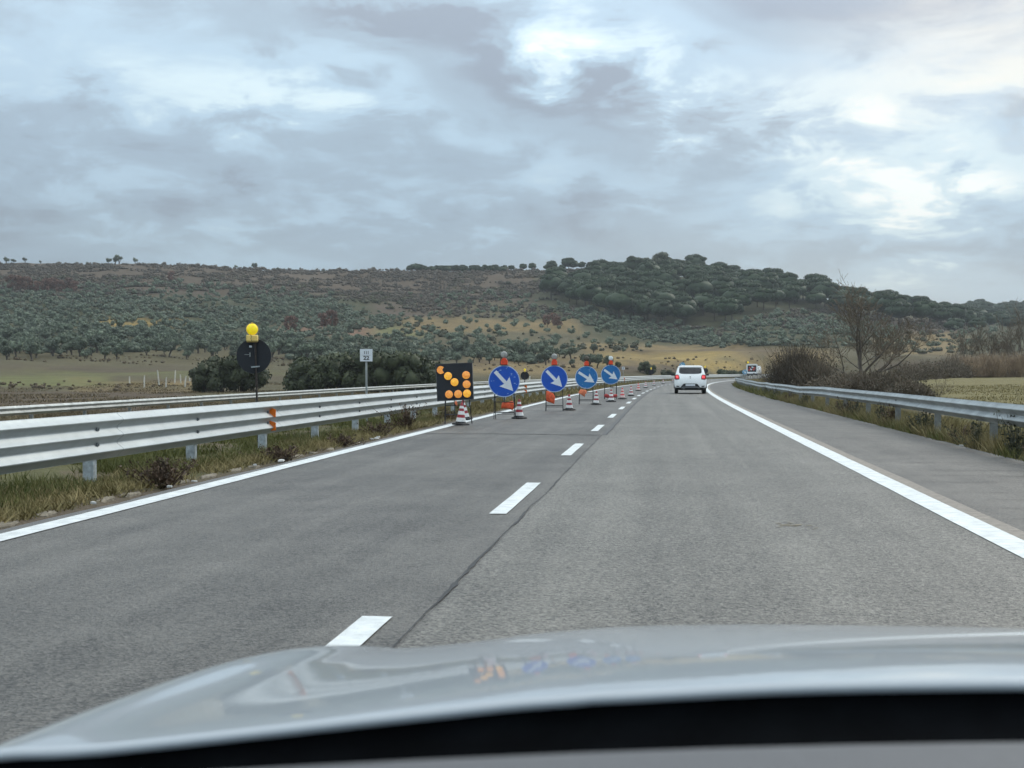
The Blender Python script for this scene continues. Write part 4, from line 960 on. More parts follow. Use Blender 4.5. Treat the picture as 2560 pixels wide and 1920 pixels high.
def crown_mesh(kind, seed):
    r_ = np.random.default_rng(seed); parts = []
    if kind == 'olive':      # about 5 m wide and 4.5 m tall, several rounded heads
        cl = []
        for k in range(8):
            a = r_.random() * 6.28; q = r_.random() ** .5 * 1.55; cl.append((q * math.cos(a), q * math.sin(a), 2.3 + r_.random() * 1.5, 1.0 + .4 * r_.random(), 1.0 + .4 * r_.random(), .8 + .35 * r_.random()))
        for c in cl[:6]:
            v, q = icocore(c[3] * .72, c[4] * .72, c[5] * .72, 0, seed + int(c[0] * 10), n=7, m=5); parts.append((v + np.array(c[:3]), q))
        P = clump_cloud(r_, cl, 78); parts.append(leaf_quads(P, .34, r_))
    elif kind == 'pine':     # umbrella pine: flattened dome on a tall trunk, about 12 m wide
        R = 5.6; n = 620
        cl = []
        for k in range(11):
            a = r_.random() * 6.28; q = r_.random() ** .5 * R * .72; z = 9.4 + 1.9 * (1 - (q / R) ** 2); cl.append((q * math.cos(a), q * math.sin(a), z, 1.9 + .7 * r_.random(), 1.9 + .7 * r_.random(), 1.3 + .3 * r_.random()))
        for k in range(9):
            a = k * .7 + r_.random() * .4; q = R * (.62 + .14 * r_.random()); cl.append((q * math.cos(a), q * math.sin(a), 7.4 + 1.4 * r_.random(), 1.7, 1.7, 1.7))
        cl.append((0, 0, 8.2, 3.6, 3.6, 2.4)); parts.append(icocore(5.0, 5.0, 2.9, 8.5, seed + 5, .09, 16, 10))
        for c in cl:
            v, q = icocore(c[3] * .8, c[4] * .8, c[5] * .8, 0, seed + int(c[0] * 7), n=8, m=5); parts.append((v + np.array(c[:3]), q))
        P = clump_cloud(r_, cl, 95); parts.append(leaf_quads(P, .46, r_, 1.3))
    elif kind == 'hedge':    # dense evergreen shrub, 4.5 m wide and 4 m tall, leafy to the ground
        cl = []
        for k in range(15):
            a = r_.random() * 6.28; q = r_.random() ** .5 * 1.5; z = .8 + r_.random() * 2.3; cl.append((q * math.cos(a), q * math.sin(a), z, .8 + .4 * r_.random(), .8 + .4 * r_.random(), .75 + .35 * r_.random()))
        for c in cl:
            v, q = icocore(c[3] * .8, c[4] * .8, c[5] * .8, 0, seed + int(c[0] * 9), n=7, m=5); parts.append((v + np.array(c[:3]), q))
        P = clump_cloud(r_, cl, 130); parts.append(leaf_quads(P, .22, r_))
    elif kind == 'autumn':
        cl = []
        for k in range(12):
            a = r_.random() * 6.28; z = 2.0 + 4.5 * r_.random(); q = r_.random() ** .5 * (2.3 - .25 * abs(z - 4)); cl.append((q * math.cos(a), q * math.sin(a), z, 1.0, 1.0, 1.1))
        for c in cl[:8]:
            v, q = icocore(c[3] * .6, c[4] * .6, c[5] * .6, 0, seed + int(c[0] * 9), n=6, m=4); parts.append((v + np.array(c[:3]), q))
        parts.append(leaf_quads(clump_cloud(r_, cl, 55), .42, r_))
    elif kind == 'bush':     # small maquis bush, unit size
        v, q = icocore(.75, .75, .5, .38, seed, .35, 7, 5); parts.append((v, q))
        d = r_.normal(size=(42, 3)); d /= np.linalg.norm(d, axis=1)[:, None]; parts.append(leaf_quads(np.array([0, 0, .42]) + d * np.array([.85, .85, .6]), .3, r_))
    V, Q = join(parts); V[:, 2] = np.maximum(V[:, 2], -.05); return V, Q
def trunk_mesh(kind, seed):
    r_ = random.Random(seed); mb = MB()
    if kind == 'olive':
        for k in range(3):
            a = r_.random() * 6.28; mb.tube([(0, 0, -.3), (.12 * math.cos(a), .12 * math.sin(a), .8), (.75 * math.cos(a), .75 * math.sin(a), 2.0), (1.1 * math.cos(a), 1.1 * math.sin(a), 2.8)], [.26, .20, .12, .05], 6)
    elif kind == 'pine':
        mb.tube([(0, 0, -.6), (.2, .1, 4), (.1, -.1, 7.2), (0, 0, 9.5)], [.32, .27, .22, .12], 7)
        for k in range(6):
            a = k * 1.05 + r_.random(); mb.tube([(.1, 0, 6.6 + k * .25), (1.6 * math.cos(a), 1.6 * math.sin(a), 8.2), (3.4 * math.cos(a), 3.4 * math.sin(a), 9.4)], [.13, .09, .04], 5)
    elif kind == 'hedge':
        for k in range(4):
            a = k * 1.6; mb.tube([(.15 * math.cos(a), .15 * math.sin(a), -.2), (.5 * math.cos(a), .5 * math.sin(a), 1.4), (.8 * math.cos(a), .8 * math.sin(a), 2.6)], [.09, .06, .03], 5)
    elif kind == 'autumn':
        mb.tube([(0, 0, -.3), (.05, .1, 2.5), (0, 0, 6)], [.2, .14, .04], 6)
        for k in range(5):
            a = k * 1.3; mb.tube([(0, 0, 1.6 + .6 * k), (1.3 * math.cos(a), 1.3 * math.sin(a), 2.9 + .6 * k)], [.07, .02], 5)
    me = bpy.data.meshes.new(kind + '_trunk'); me.from_pydata(mb.V, [], mb.F); me.materials.append(M['bark']); me.update(); return me
def mesh_only(V, Q, mat, name):
    o = np_mesh(name, V, Q, mat); return data_of(o)
LIB = {}
for kind, mats, nv in (('olive', ('olive',), 6), ('pine', ('pine',), 5), ('hedge', ('hedge',), 4), ('autumn', ('autumn',), 2)):
    LIB[kind] = []
    for v in range(nv):
        V, Q = crown_mesh(kind, 100 * nv + v * 13 + len(kind)); LIB[kind].append((mesh_only(V, Q, M[mats[0]], kind + '_crown'), trunk_mesh(kind, v), V, Q))
def put_tree(name, kind, v, x, y, sc_, rz, label, cat, group, sz=None, z=None, lean=0.0):
    me, tm, _, _ = LIB[kind][v % len(LIB[kind])]
    t = empty(name, (float(x), float(y), gz(x, y) if z is None else z), rz, label, cat, group); t.scale = (sc_, sc_, sz or sc_); t.rotation_euler = (0, lean, rz)
    c = bpy.data.objects.new('crown', me); c.parent = t; link(c)
    b = bpy.data.objects.new('trunk', tm); b.parent = t; link(b); return t
def in_poly(px, py, poly):
    ins = False; j = len(poly) - 1
    for i in range(len(poly)):
        xi, yi = poly[i]; xj, yj = poly[j]
        if (yi > py) != (yj > py) and px < (xj - xi) * (py - yi) / (yj - yi) + xi: ins = not ins
        j = i
    return ins
def scatter(poly, n, mind, r_, tries=40, clump=0.0):
    """n places on the land inside a picture-plane outline, at least mind metres apart"""
    xs = [p[0] for p in poly]; ys = [p[1] for p in poly]; out = []
    grid = {}
    for _ in range(n * tries):
        if len(out) >= n: break
        px = r_.uniform(min(xs), max(xs)); py = r_.uniform(min(ys), max(ys))
        if not in_poly(px, py, poly): continue
        Z = hit_fast(px, py)
        if Z is None: continue
        x, y = cam_xy(px, Z)
        if clump and fbm(x / 26.0, y / 26.0, 77, 3) + .35 * (vnoise(x / 7, y / 7, 78) - .5) < clump * (.85 + .3 * r_.random()): continue
        key = (int(x // mind), int(y // mind)); bad = False
        for a in (-1, 0, 1):
            for b in (-1, 0, 1):
                for q in grid.get((key[0] + a, key[1] + b), ()):
                    if (q[0] - x) ** 2 + (q[1] - y) ** 2 < mind * mind: bad = True
        if bad: continue
        grid.setdefault(key, []).append((x, y)); out.append((float(x), float(y), Z, px, py))
    return out
# depth lookup table for the visible land (columns of the picture)
_hp = np.arange(-60, 2300, 8.0); _hZ = np.arange(90, 1700, 5.0)
_HX, _HY = cam_xy(_hp[:, None], _hZ[None, :]); _HT = 804 - (ground_z(_HX.ravel(), _HY.ravel()).reshape(_HX.shape) - CAMZ) / _hZ[None, :] * 2717
_HT = np.minimum.accumulate(_HT, axis=1)
def hit_fast(px, py):
    i = int(round((px + 60) / 8)); i = min(max(i, 0), len(_hp) - 1)
    k = int(np.searchsorted(-_HT[i], -py))
    return float(_hZ[k]) if k < len(_hZ) else None
R1 = random.Random(11)

# ------------------------------------------------------------------ olive groves on the hillside
ol = []
ol += scatter([(-40, 680), (300, 650), (560, 662), (760, 668), (880, 690), (830, 712), (640, 735), (560, 752), (300, 762), (-40, 768)], 465, 3.6, R1)
ol += scatter([(-40, 625), (400, 615), (700, 640), (760, 668), (560, 662), (300, 650), (-40, 680)], 170, 4.7, R1)
ol += scatter([(-40, 762), (300, 758), (700, 750), (700, 776), (420, 778), (-40, 780)], 93, 3.5, R1)
ol += scatter([(600, 738), (860, 728), (1100, 752), (1240, 775), (1180, 790), (960, 788), (620, 780)], 147, 3.4, R1)
ol += scatter([(820, 690), (960, 680), (1150, 690), (1300, 700), (1420, 745), (1400, 768), (1180, 764), (1000, 745), (880, 722)], 96, 6.6, R1)
ol += scatter([(880, 640), (1100, 640), (1230, 668), (1150, 690), (960, 676)], 62, 5.1, R1)
ol += scatter([(1190, 665), (1290, 672), (1420, 702), (1600, 738), (1640, 752), (1560, 752), (1420, 740), (1280, 705)], 124, 3.7, R1)
ol += scatter([(1560, 700), (1700, 682), (1820, 690), (1960, 715), (1940, 740), (1800, 752), (1600, 750)], 147, 3.9, R1)
ol += scatter([(1880, 700), (2100, 702), (2110, 772), (1900, 772)], 46, 6.2, R1)
ol += scatter([(2050, 690), (2260, 690), (2260, 760), (2060, 750)], 40, 7.0, R1)
ol += [(*[float(q) for q in cam_xy(px, 300)], 300, px, 780) for px in (1235, 1272, 1290, 1312)]
ol.sort(key=lambda t: t[2])
for i, (x, y, Z, px, py) in enumerate(ol[:300]):
    zone = (('olive tree in the front row along the edge of the left field' if Z < 315 else 'olive tree inside the dense grove on the left hillside'), 'olive trees of the left grove') if px < 880 else (('grey-green olive tree scattered on the terraced slope behind the blue signs', 'olive trees on the terraced slope') if px < 1480 else ('olive tree on the slope beyond the right-hand bushes', 'olive trees of the right slope'))
    s_ = R1.choice((R1.uniform(.42, .7), R1.uniform(.6, 1.0))); put_tree('olive_tree', 'olive', i, x, y, s_, R1.uniform(0, 6.28), zone[0], 'tree', zone[1], sz=s_ * R1.uniform(.85, 1.1))
parts = []
for i, (x, y, Z, px, py) in enumerate(ol[300:]):
    _, _, V, Q = LIB['olive'][i % 6]; keep = np.concatenate([Q[:6 * 24], Q[6 * 24:][::2]]); s_ = R1.choice((R1.uniform(.38, .65), R1.uniform(.55, .95))); a = R1.uniform(0, 6.28)
    W_ = V.copy() * s_; Wx = W_[:, 0] * math.cos(a) - W_[:, 1] * math.sin(a) + x; Wy = W_[:, 0] * math.sin(a) + W_[:, 1] * math.cos(a) + y
    parts.append((np.stack([Wx, Wy, W_[:, 2] + gz(x, y)], 1), keep))
if parts:
    V, Q = join(parts); o = np_mesh('far_olive_trees', V, Q, M['olive']); tag(o, 'mass of distant olive trees higher up the hillside', 'trees', kind='stuff')

# ------------------------------------------------------------------ umbrella pines
pp = scatter([(1180, 640), (1290, 612), (1400, 606), (1500, 602), (1620, 622), (1800, 660), (1930, 684), (2075, 700), (2070, 712), (1930, 704), (1830, 682), (1720, 668), (1640, 680), (1570, 702), (1480, 708), (1380, 702), (1300, 688), (1190, 656)], 150, 8.0, R1)
pines = [(x, y, 'umbrella pine along the lower edge of the dark hill wood' if Z < 660 else 'umbrella pine inside the dark wood covering the right hill', 'pines of the hill wood', R1.uniform(.95, 1.4)) for x, y, Z, px, py in pp]
for px in np.arange(1290, 2080, 17):        # the wood's skyline
    top = np.interp(px, [1290, 1400, 1500, 1620, 1800, 1930, 2080], [760, 770, 790, 785, 775, 770, 760]) + R1.uniform(-8, 8)
    x, y = cam_xy(px, top); pines.append((float(x), float(y), 'umbrella pine on the skyline crest of the dark hill wood', 'pines of the hill wood', R1.uniform(.8, 1.15)))
for px in np.arange(885, 1095, 9.5):        # low row on the ridge
    x, y = cam_xy(px + R1.uniform(-4, 4), 848 + R1.uniform(-6, 12)); pines.append((float(x), float(y), 'low pine in the row on the ridge above the arrow panel', 'pines of the ridge row', R1.uniform(.45, .62)))
for px, k in ((1105, .45), (1130, .5), (1150, .55), (1180, .45), (1192, .75), (1215, .5), (1228, .95), (1238, .8), (1255, .6), (1275, .6), (1300, .7)):
    x, y = cam_xy(px, 862); pines.append((float(x), float(y), 'single umbrella pine on the skyline left of the pine wood', 'single pines on the skyline', k))
for px in np.arange(2075, 2260, 11):        # far hill on the right
    x, y = cam_xy(px + R1.uniform(-4, 4), 1500 + R1.uniform(-40, 30)); pines.append((float(x), float(y), 'distant pine on the far hill at the right edge', 'pines of the far hill', R1.uniform(.8, 1.2)))
for x, y, Z, px, py in scatter([(2055, 672), (2110, 660), (2260, 655), (2260, 705), (2130, 712), (2060, 715)], 70, 11, R1):
    pines.append((x, y, 'distant pine on the far hill at the right edge', 'pines of the far hill', R1.uniform(.8, 1.3)))
for i, (x, y, lab, grp, k) in enumerate(pines):
    low = {'pines of the ridge row': 5.2, 'pines of the far hill': 4.5, 'single pines on the skyline': 2.6, 'pines of the hill wood': 2.0}[grp]
    put_tree('umbrella_pine', 'pine', i, x, y, k, R1.uniform(0, 6.28), lab, 'tree', grp, sz=k * R1.uniform(.85, 1.1), z=gz(x, y) - low * k)
# rounder trees standing above the wood and skyline
for px, Z, k in ((1407, 775, 1.15), (1430, 778, 1.45), (1442, 782, 1.1), (1492, 790, .95), (1512, 792, .9), (1978, 772, .9), (2010, 775, .8)):
    x, y = cam_xy(px, Z); put_tree('broad_tree', 'hedge', R1.randint(0, 3), x, y, 2.0 * k, R1.uniform(0, 6), 'round-headed tree standing up above the pine wood skyline', 'tree', 'taller trees on the wood skyline', z=gz(x, y) + 4.0 * k)
for px, Z, k in ((15, 828, .8), (30, 828, .6), (55, 828, .6), (88, 828, .4), (190, 828, .5), (235, 828, .7), (250, 828, .7), (258, 828, 1.0), (293, 828, .7), (550, 828, .7), (490, 828, .4), (510, 828, .45), (600, 828, .4), (700, 832, .35)):
    x, y = cam_xy(px, Z); put_tree('ridge_tree', 'olive', R1.randint(0, 5), x, y, 1.25 * k, R1.uniform(0, 6), 'small lone tree on the left skyline ridge', 'tree', 'lone trees on the left ridge')
# rust-coloured trees
aut = [(28, 636, 1.3), (45, 634, 1.3), (60, 636, 1.2), (78, 637, 1.0), (98, 637, 1.2), (112, 636, 1.2), (128, 638, 1.1), (150, 634, 1.2), (160, 636, 1.0), (370, 612, 1.0), (630, 722, .95), (700, 716, 1.0), (716, 714, 1.1), (1195, 708, .9), (1182, 710, .8), (1206, 712, .8)]
for i, (px, py, k) in enumerate(aut):
    Z = hit_fast(px, py) or 600; x, y = cam_xy(px, Z); lab = 'rust-red tree in the clump high on the left hillside' if px < 200 else ('rust-brown tree standing between the olive groves' if px > 600 else 'lone reddish tree high on the hillside')
    put_tree('autumn_tree', 'autumn', i, x, y, k, R1.uniform(0, 6), lab, 'tree', 'rust-coloured trees')

# ------------------------------------------------------------------ maquis and low scrub (nobody could count it)
bush = [crown_mesh('bush', 900 + k) for k in range(5)]
def scrub(name, regions, mat, label, smin, smax, seed):
    r_ = random.Random(seed); parts = []
    for poly, n, md in regions:
        for x, y, Z, px, py in scatter(poly, n, md * .55, r_, 14, .36):
            V, Q = bush[r_.randint(0, 4)]; s_ = smin + (smax - smin) * r_.random() ** 2.2; a = r_.uniform(0, 6.28)
            W_ = V * np.array([s_, s_, s_ * r_.uniform(.7, 1.2)]); c, sn = math.cos(a), math.sin(a)
            parts.append((np.stack([W_[:, 0] * c - W_[:, 1] * sn + x, W_[:, 0] * sn + W_[:, 1] * c + y, W_[:, 2]], 1), Q, x, y))
    zz = ground_z(np.array([p[2] for p in parts]), np.array([p[3] for p in parts]))
    V, Q = join([(p[0] + np.array([0, 0, z]), p[1]) for p, z in zip(parts, zz)])
    return tag(np_mesh(name, V, Q, mat), label, 'scrub', kind='stuff')
scrub('brown_scrub', [([(-40, 572), (300, 572), (880, 586), (1290, 580), (1200, 640), (900, 655), (500, 640), (-40, 640)], 4200, 2.2), ([(1290, 700), (1560, 712), (1640, 680), (1760, 670), (2080, 700), (2100, 722), (1900, 722), (1700, 712), (1560, 735), (1400, 720)], 1100, 2.4), ([(860, 650), (1200, 640), (1290, 690), (900, 690)], 420, 3.0)], M['scrub'], 'brown-grey maquis scrub covering the upper hillsides', .7, 1.9, 3)
scrub('green_scrub', [([(-40, 600), (600, 600), (900, 640), (900, 680), (-40, 680)], 900, 3.0), ([(1000, 590), (1290, 590), (1250, 660), (950, 640)], 160, 4.0), ([(560, 690), (1000, 700), (1450, 760), (600, 770)], 220, 4.0), ([(1850, 690), (2120, 700), (2120, 770), (1900, 760)], 120, 4.0)], M['scrub_green'], 'dull green scrub scattered over the hillsides', .7, 2.0, 4)
scrub('grove_undergrowth', [([(-40, 680), (300, 650), (560, 662), (760, 668), (880, 690), (830, 712), (640, 735), (560, 752), (300, 762), (-40, 768)], 1500, 2.6), ([(-40, 625), (400, 615), (700, 640), (760, 668), (560, 662), (300, 650), (-40, 680)], 700, 2.8), ([(600, 742), (860, 732), (1100, 756), (1180, 786), (960, 786), (620, 778)], 420, 2.2), ([(1190, 665), (1290, 676), (1420, 706), (1600, 742), (1560, 752), (1420, 742), (1280, 708)], 420, 2.2), ([(1560, 704), (1700, 688), (1820, 694), (1960, 718), (1940, 740), (1800, 754), (1600, 750)], 520, 2.2)], M['olive'], 'grey-green undergrowth and young olives filling the groves', .8, 2.1, 6)
scrub('field_scrub', [([(-40, 770), (640, 776), (640, 792), (-40, 790)], 180, 1.5), ([(-40, 828), (480, 830), (480, 846), (-40, 846)], 60, 1.4), ([(940, 775), (1640, 775), (1640, 800), (940, 806)], 120, 2.0)], M['tuft'], 'low brown tufts and scrub dotted over the dry fields', .22, .65, 5)
# dark round bushes in the far fields near the car
for px, py, k in ((1390, 806, .9), (1405, 805, .8), (1440, 806, .75), (1455, 806, .7), (1480, 806, .7), (1560, 806, .9), (1575, 806, .8), (1590, 806, .8), (1605, 806, .8), (1335, 800, .5)):
    x, y = cam_xy(px, 300); put_tree('field_bush', 'hedge', R1.randint(0, 3), x, y, k * .85, R1.uniform(0, 6), 'dark green bush in the far field beyond the bend', 'bush', 'bushes beyond the bend', sz=k * .8)
# hedge of evergreen shrubs beyond the opposite road
ORD = ['first', 'second', 'third', 'fourth', 'fifth', 'sixth', 'seventh', 'eighth', 'ninth', 'tenth', 'eleventh', 'twelfth', 'thirteenth', 'fourteenth', 'fifteenth']
hx = [(446, 150, .95), (478, 150, 1.1), (515, 151, 1.12), (548, 152, .95), (648, 148, .95), (675, 147, 1.1), (700, 146, 1.2), (735, 146, 1.15), (775, 146, 1.25), (815, 145, 1.2), (850, 145, 1.25), (885, 145, 1.2), (920, 146, 1.1), (945, 148, .9)]
for i, (px, Z, k) in enumerate(hx):
    x, y = cam_xy(px, Z); lab = (ORD[i] + ' shrub from the left of the round clump left of the black sign') if px < 600 else (ORD[i - 4] + ' shrub from the left in the long dark hedge behind the square marker')
    put_tree('evergreen_shrub', 'hedge', i, x, y, k * 1.0, R1.uniform(0, 6), lab, 'shrub', 'round clump beyond the rail' if px < 600 else 'hedge beyond the opposite road', sz=k * 1.02)

# ------------------------------------------------------------------ bare trees and thickets on the right
def bare_tree(h, seed, spread=.55, levels=5, r0=.16, lean=(0, 0), first=(3, 5), twig_r=.006, droop=0.0, tf=.30):
    r_ = random.Random(seed); mb = MB(); tw = MB()
    def grow(p, d, L, r, lv):
        n = 3; pts = [p]; q = p; dd = d
        for k in range(n):
            dd = (dd + Vector((r_.gauss(0, .13), r_.gauss(0, .13), r_.gauss(.05 - droop, .08)))).normalized(); q = q + dd * L / n; pts.append(q)
        r1 = max(r * .62, twig_r * .6)
        (mb if lv < 3 else tw).tube(pts, [r + (r1 - r) * i / n for i in range(n + 1)], 6 if lv < 2 else (4 if lv < 3 else 3), False)
        if lv >= levels: return
        nb = r_.randint(*first) if lv == 0 else (r_.randint(3, 4) if lv < 4 else 3)
        for b in range(nb):
            t_ = 1.0 if b == 0 else r_.uniform(.35, 1.0)
            i = min(int(t_ * n), n - 1); pp_ = pts[i].lerp(pts[i + 1], t_ * n - i)
            ax = Vector((r_.gauss(0, 1), r_.gauss(0, 1), r_.gauss(.15, .5))).normalized()
            nd = (dd * (1 - spread * (.35 if b == 0 else 1)) + ax * spread * (.5 if b == 0 else 1.1)).normalized()
            grow(pp_, nd, (h * .30 * r_.uniform(.8, 1.15)) if lv == 0 else L * r_.uniform(.55, .78), r1 * ((.8 if lv == 0 else 1) if b == 0 else .75), lv + 1)
    grow(Vector((0, 0, -.2)), Vector((lean[0], lean[1], 1)).normalized(), h * tf, r0, 0)
    return mb, tw
def put_bare(px, Z, h, seed, label, group=None, name='bare_tree', **kw):
    x, y = cam_xy(px, Z); t = empty(name, (float(x), float(y), gz(x, y)), FACE, label, 'tree', group)
    a, b = bare_tree(h, seed, **kw); a.build('trunk', M['bark_bare'], t, True); tag(b.build('twigs', M['twig'], t, True), kind='stuff'); return t
put_bare(1858, 104, 9.6, 8, 'large spreading leafless tree behind the right-hand thicket', lean=(.02, 0), first=(6, 7), spread=.50, r0=.26, levels=6, twig_r=.026, tf=.14)
for i, (px, Z, h, sd_) in enumerate(((2098, 205, 9.0, 21), (2122, 208, 10.5, 22), (2146, 206, 9.5, 23), (2190, 200, 12.5, 24), (2225, 200, 13, 25))):
    put_bare(px, Z, h, sd_, ('bare tree in the group above the reeds near the right edge', 'tall bare tree at the very right edge above the reeds')[i > 2], 'bare trees above the reeds', spread=.42, r0=.2, levels=5, first=(4, 5), twig_r=.035, tf=.2)
put_bare(2030, 58, 1.9, 33, 'small reddish leafless sapling behind the right guardrail', name='bare_sapling', spread=.5, r0=.018, levels=4, first=(4, 5), twig_r=.004)
def thicket(px, Z, w, h, seed, mat, label, group, name='bramble_bush', n=900, dens=1.0, leaf=.10, dome=True, cat='bush'):
    """tangle of thin upright twigs and small dead leaves in a rounded mass"""
    r_ = np.random.default_rng(seed); x, y = cam_xy(px, Z); t = empty(name, (float(x), float(y), gz(x, y)), r_.random() * 6, label, cat, group)
    tw = []; m = int(n * dens)
    a = r_.random(m) * 2 * np.pi; q = np.sqrt(r_.random(m)) * w / 2; bx_ = np.stack([q * np.cos(a), q * np.sin(a), np.zeros(m)], 1)
    hh = h * (np.sqrt(np.maximum(0.05, 1 - (q / (w / 2)) ** 2)) * .9 + .1) * (.45 + .65 * r_.random(m))
    top = bx_ * (1.0 + .22 * r_.random(m))[:, None] + np.stack([r_.normal(size=m) * .22 * h, r_.normal(size=m) * .22 * h, hh], 1)
    mid = (bx_ + top) / 2 + r_.normal(size=(m, 3)) * .07 * h; mid[:, 2] = hh * .55
    wv_ = np.stack([np.cos(a + 1.3), np.sin(a + 1.3), a * 0], 1) * (.010 + .012 * Z / 100)
    V = np.stack([bx_ - wv_, bx_ + wv_, mid + wv_ * .8, mid - wv_ * .8, top + wv_ * .35, top - wv_ * .35], 1).reshape(-1, 3)
    b0 = np.arange(m)[:, None] * 6; Q = np.concatenate([b0 + np.array([0, 1, 2, 3]), b0 + np.array([3, 2, 4, 5])])
    np_mesh('stems', V, Q, M[mat], t)
    k = int(m * 1.7); pt = r_.integers(0, m, k); u = r_.random(k)[:, None]
    P = np.where(u < .5, bx_[pt] * (1 - 2 * u) + mid[pt] * 2 * u, mid[pt] * (2 - 2 * u) + top[pt] * (2 * u - 1)) + r_.normal(size=(k, 3)) * .05 * h
    P[:, 2] = np.maximum(P[:, 2], .02)
    V, Q = leaf_quads(P, leaf, r_, 1.5); np_mesh('leaves', V, Q, M['bramble' if mat != 'reed' else 'reed'], t); return t
thicket(1722, 92, 3.9, 3.5, 41, 'twig', 'tall brown leafless bush at the start of the right guardrail', None, n=2600, leaf=.09, name='leafless_bush')
thicket(1772, 88, 2.6, 2.3, 42, 'twig', 'lower brown bush against the tall leafless one', None, n=1200, leaf=.09, name='leafless_bush')
for i, (px, Z, w, h) in enumerate(((1800, 76, 3.2, 1.25), (1835, 73, 3.2, 1.35), (1868, 70, 3.4, 1.5), (1905, 68, 3.4, 1.5), (1940, 66, 3.0, 1.25), (1965, 62, 2.2, .9))):
    thicket(px, Z, w, h, 50 + i, 'twig', ORD[i] + ' brown bramble from the left in the thicket behind the right guardrail', 'brambles behind the right rail', n=1500, leaf=.08)
for i, (px, Z, w, h) in enumerate(((1960, 150, 5, 2.2), (1998, 165, 6, 2.6), (2035, 175, 6, 2.4), (2062, 185, 5, 2.8))):
    thicket(px, Z, w, h, 60 + i, 'twig', ORD[i] + ' brown bush from the left in the low row beyond the right-hand field', 'bushes beyond the right field', n=900, leaf=.16)
for i, (px, Z, w, h) in enumerate(((2060, 196, 5, 4.0), (2085, 194, 5, 3.6), (2108, 190, 5, 3.4), (2130, 192, 5, 4.0), (2155, 190, 5, 3.8), (2180, 192, 5, 3.8), (2205, 190, 5, 3.9), (2230, 190, 5, 3.6))):
    thicket(px, Z, w, h, 70 + i, 'reed' if i != 0 else 'twig', (ORD[i - 1] + ' clump from the left of beige dry reeds at the far right') if i else 'brown twiggy bush left of the dry reeds', 'dry reeds at the right', 'dry_reeds' if i else 'leafless_bush', n=1000, leaf=.12, cat='reeds' if i else 'bush')

# ------------------------------------------------------------------ grass, weeds, kerb stones
def blades(name, pos, h, mat, label, lean=.35, w=.008):
    n = len(pos); r_ = np.random.default_rng(n); a = r_.random(n) * 6.28; hh = h * (.5 + r_.random(n)); ww = w * (.6 + .8 * r_.random(n))
    d = np.stack([np.cos(a), np.sin(a), 0 * a], 1) * ww[:, None]; ln = r_.normal(size=(n, 3)) * lean * hh[:, None]; ln[:, 2] = 0
    tip = pos + ln + np.stack([0 * a, 0 * a, hh], 1)
    V = np.stack([pos - d, pos + d, tip], 1).reshape(-1, 3); Q = np.arange(3 * n).reshape(-1, 3)
    return tag(np_mesh(name, V, Q, mat), label, 'grass', kind='stuff')
def verge_points(n, s0, s1, o0, o1, seed, power=2.0, thr=None, sc_=1.1, pw=1.0):
    r_ = np.random.default_rng(seed); s_ = s0 + (s1 - s0) * r_.random(n) ** power; o_ = o0 + (o1 - o0) * r_.random(n) ** pw
    x, y, _ = road(s_, o_)
    if thr is not None:
        k = fbm(x / sc_, y / sc_, seed) > thr + .08 * r_.random(n); x, y = x[k], y[k]
    return np.stack([x, y, ground_z(x, y) - .005], 1)
P = verge_points(80000, 7, 45, -5.75, -8.9, 1, 1.7, .40); blades('grass', P, np.full(len(P), .11), M['grass'], 'short green grass under the left guardrail', .5)
P = verge_points(40000, 7, 60, -5.30, -6.6, 2, 1.7, .36); blades('dry_grass', P, np.full(len(P), .09), M['grass_dry'], 'dry yellowish grass along the left road edge', .7)
P = verge_points(26000, 40, 260, -5.3, -8.2, 3, 1.6); blades('grass', P, np.full(len(P), .20), M['grass_dry'], 'rough grass of the median strip farther ahead', .5, .02)
P = verge_points(60000, 12, 60, 4.86, 6.2, 4, 1.5, .34); blades('dry_grass', P, np.full(len(P), .25), M['grass_dry'], 'dry grass under the right guardrail', .5)
P = verge_points(50000, 12, 60, 4.80, 6.0, 5, 1.5, .43); blades('grass', P, np.full(len(P), .17), M['grass'], 'green grass at the right road edge', .5)
P = verge_points(34000, 50, 230, 4.78, 9.5, 6, 1.4); blades('grass', P, np.full(len(P), .24), M['grass_dry'], 'long pale grass beside the far right shoulder', .5, .025)
P = verge_points(26000, 55, 120, 4.75, 6.3, 7, 1.3, .42); blades('grass', P, np.full(len(P), .24), M['grass'], 'green weeds beside the far right shoulder', .5, .025)
P = verge_points(60000, 20, 130, -21.6, -36, 8, 1.2, .40, 4.0); blades('dead_grass', P, np.full(len(P), .30), M['grass_brown'], 'brown dead grass beyond the rail of the opposite road', .5, .03)
P = verge_points(60000, 16, 110, 6.3, 40, 9, 1.3, .30, 5.0); blades('field_grass', P, np.full(len(P), .10), M['grass_dry'], 'short pale grass of the right-hand field', .6, .02)
P = verge_points(50000, 60, 190, -36, -95, 14, 1.0, .40, 9.0); blades('field_grass', P, np.full(len(P), .18), M['grass_brown'], 'brown and green grass of the left-hand field', .6, .05)
P = verge_points(9000, 15, 200, -20.9, -21.8, 10, 1.2); blades('dead_grass', P, np.full(len(P), .35), M['grass_brown'], 'dead grass tufts along the far rail', .4, .02)
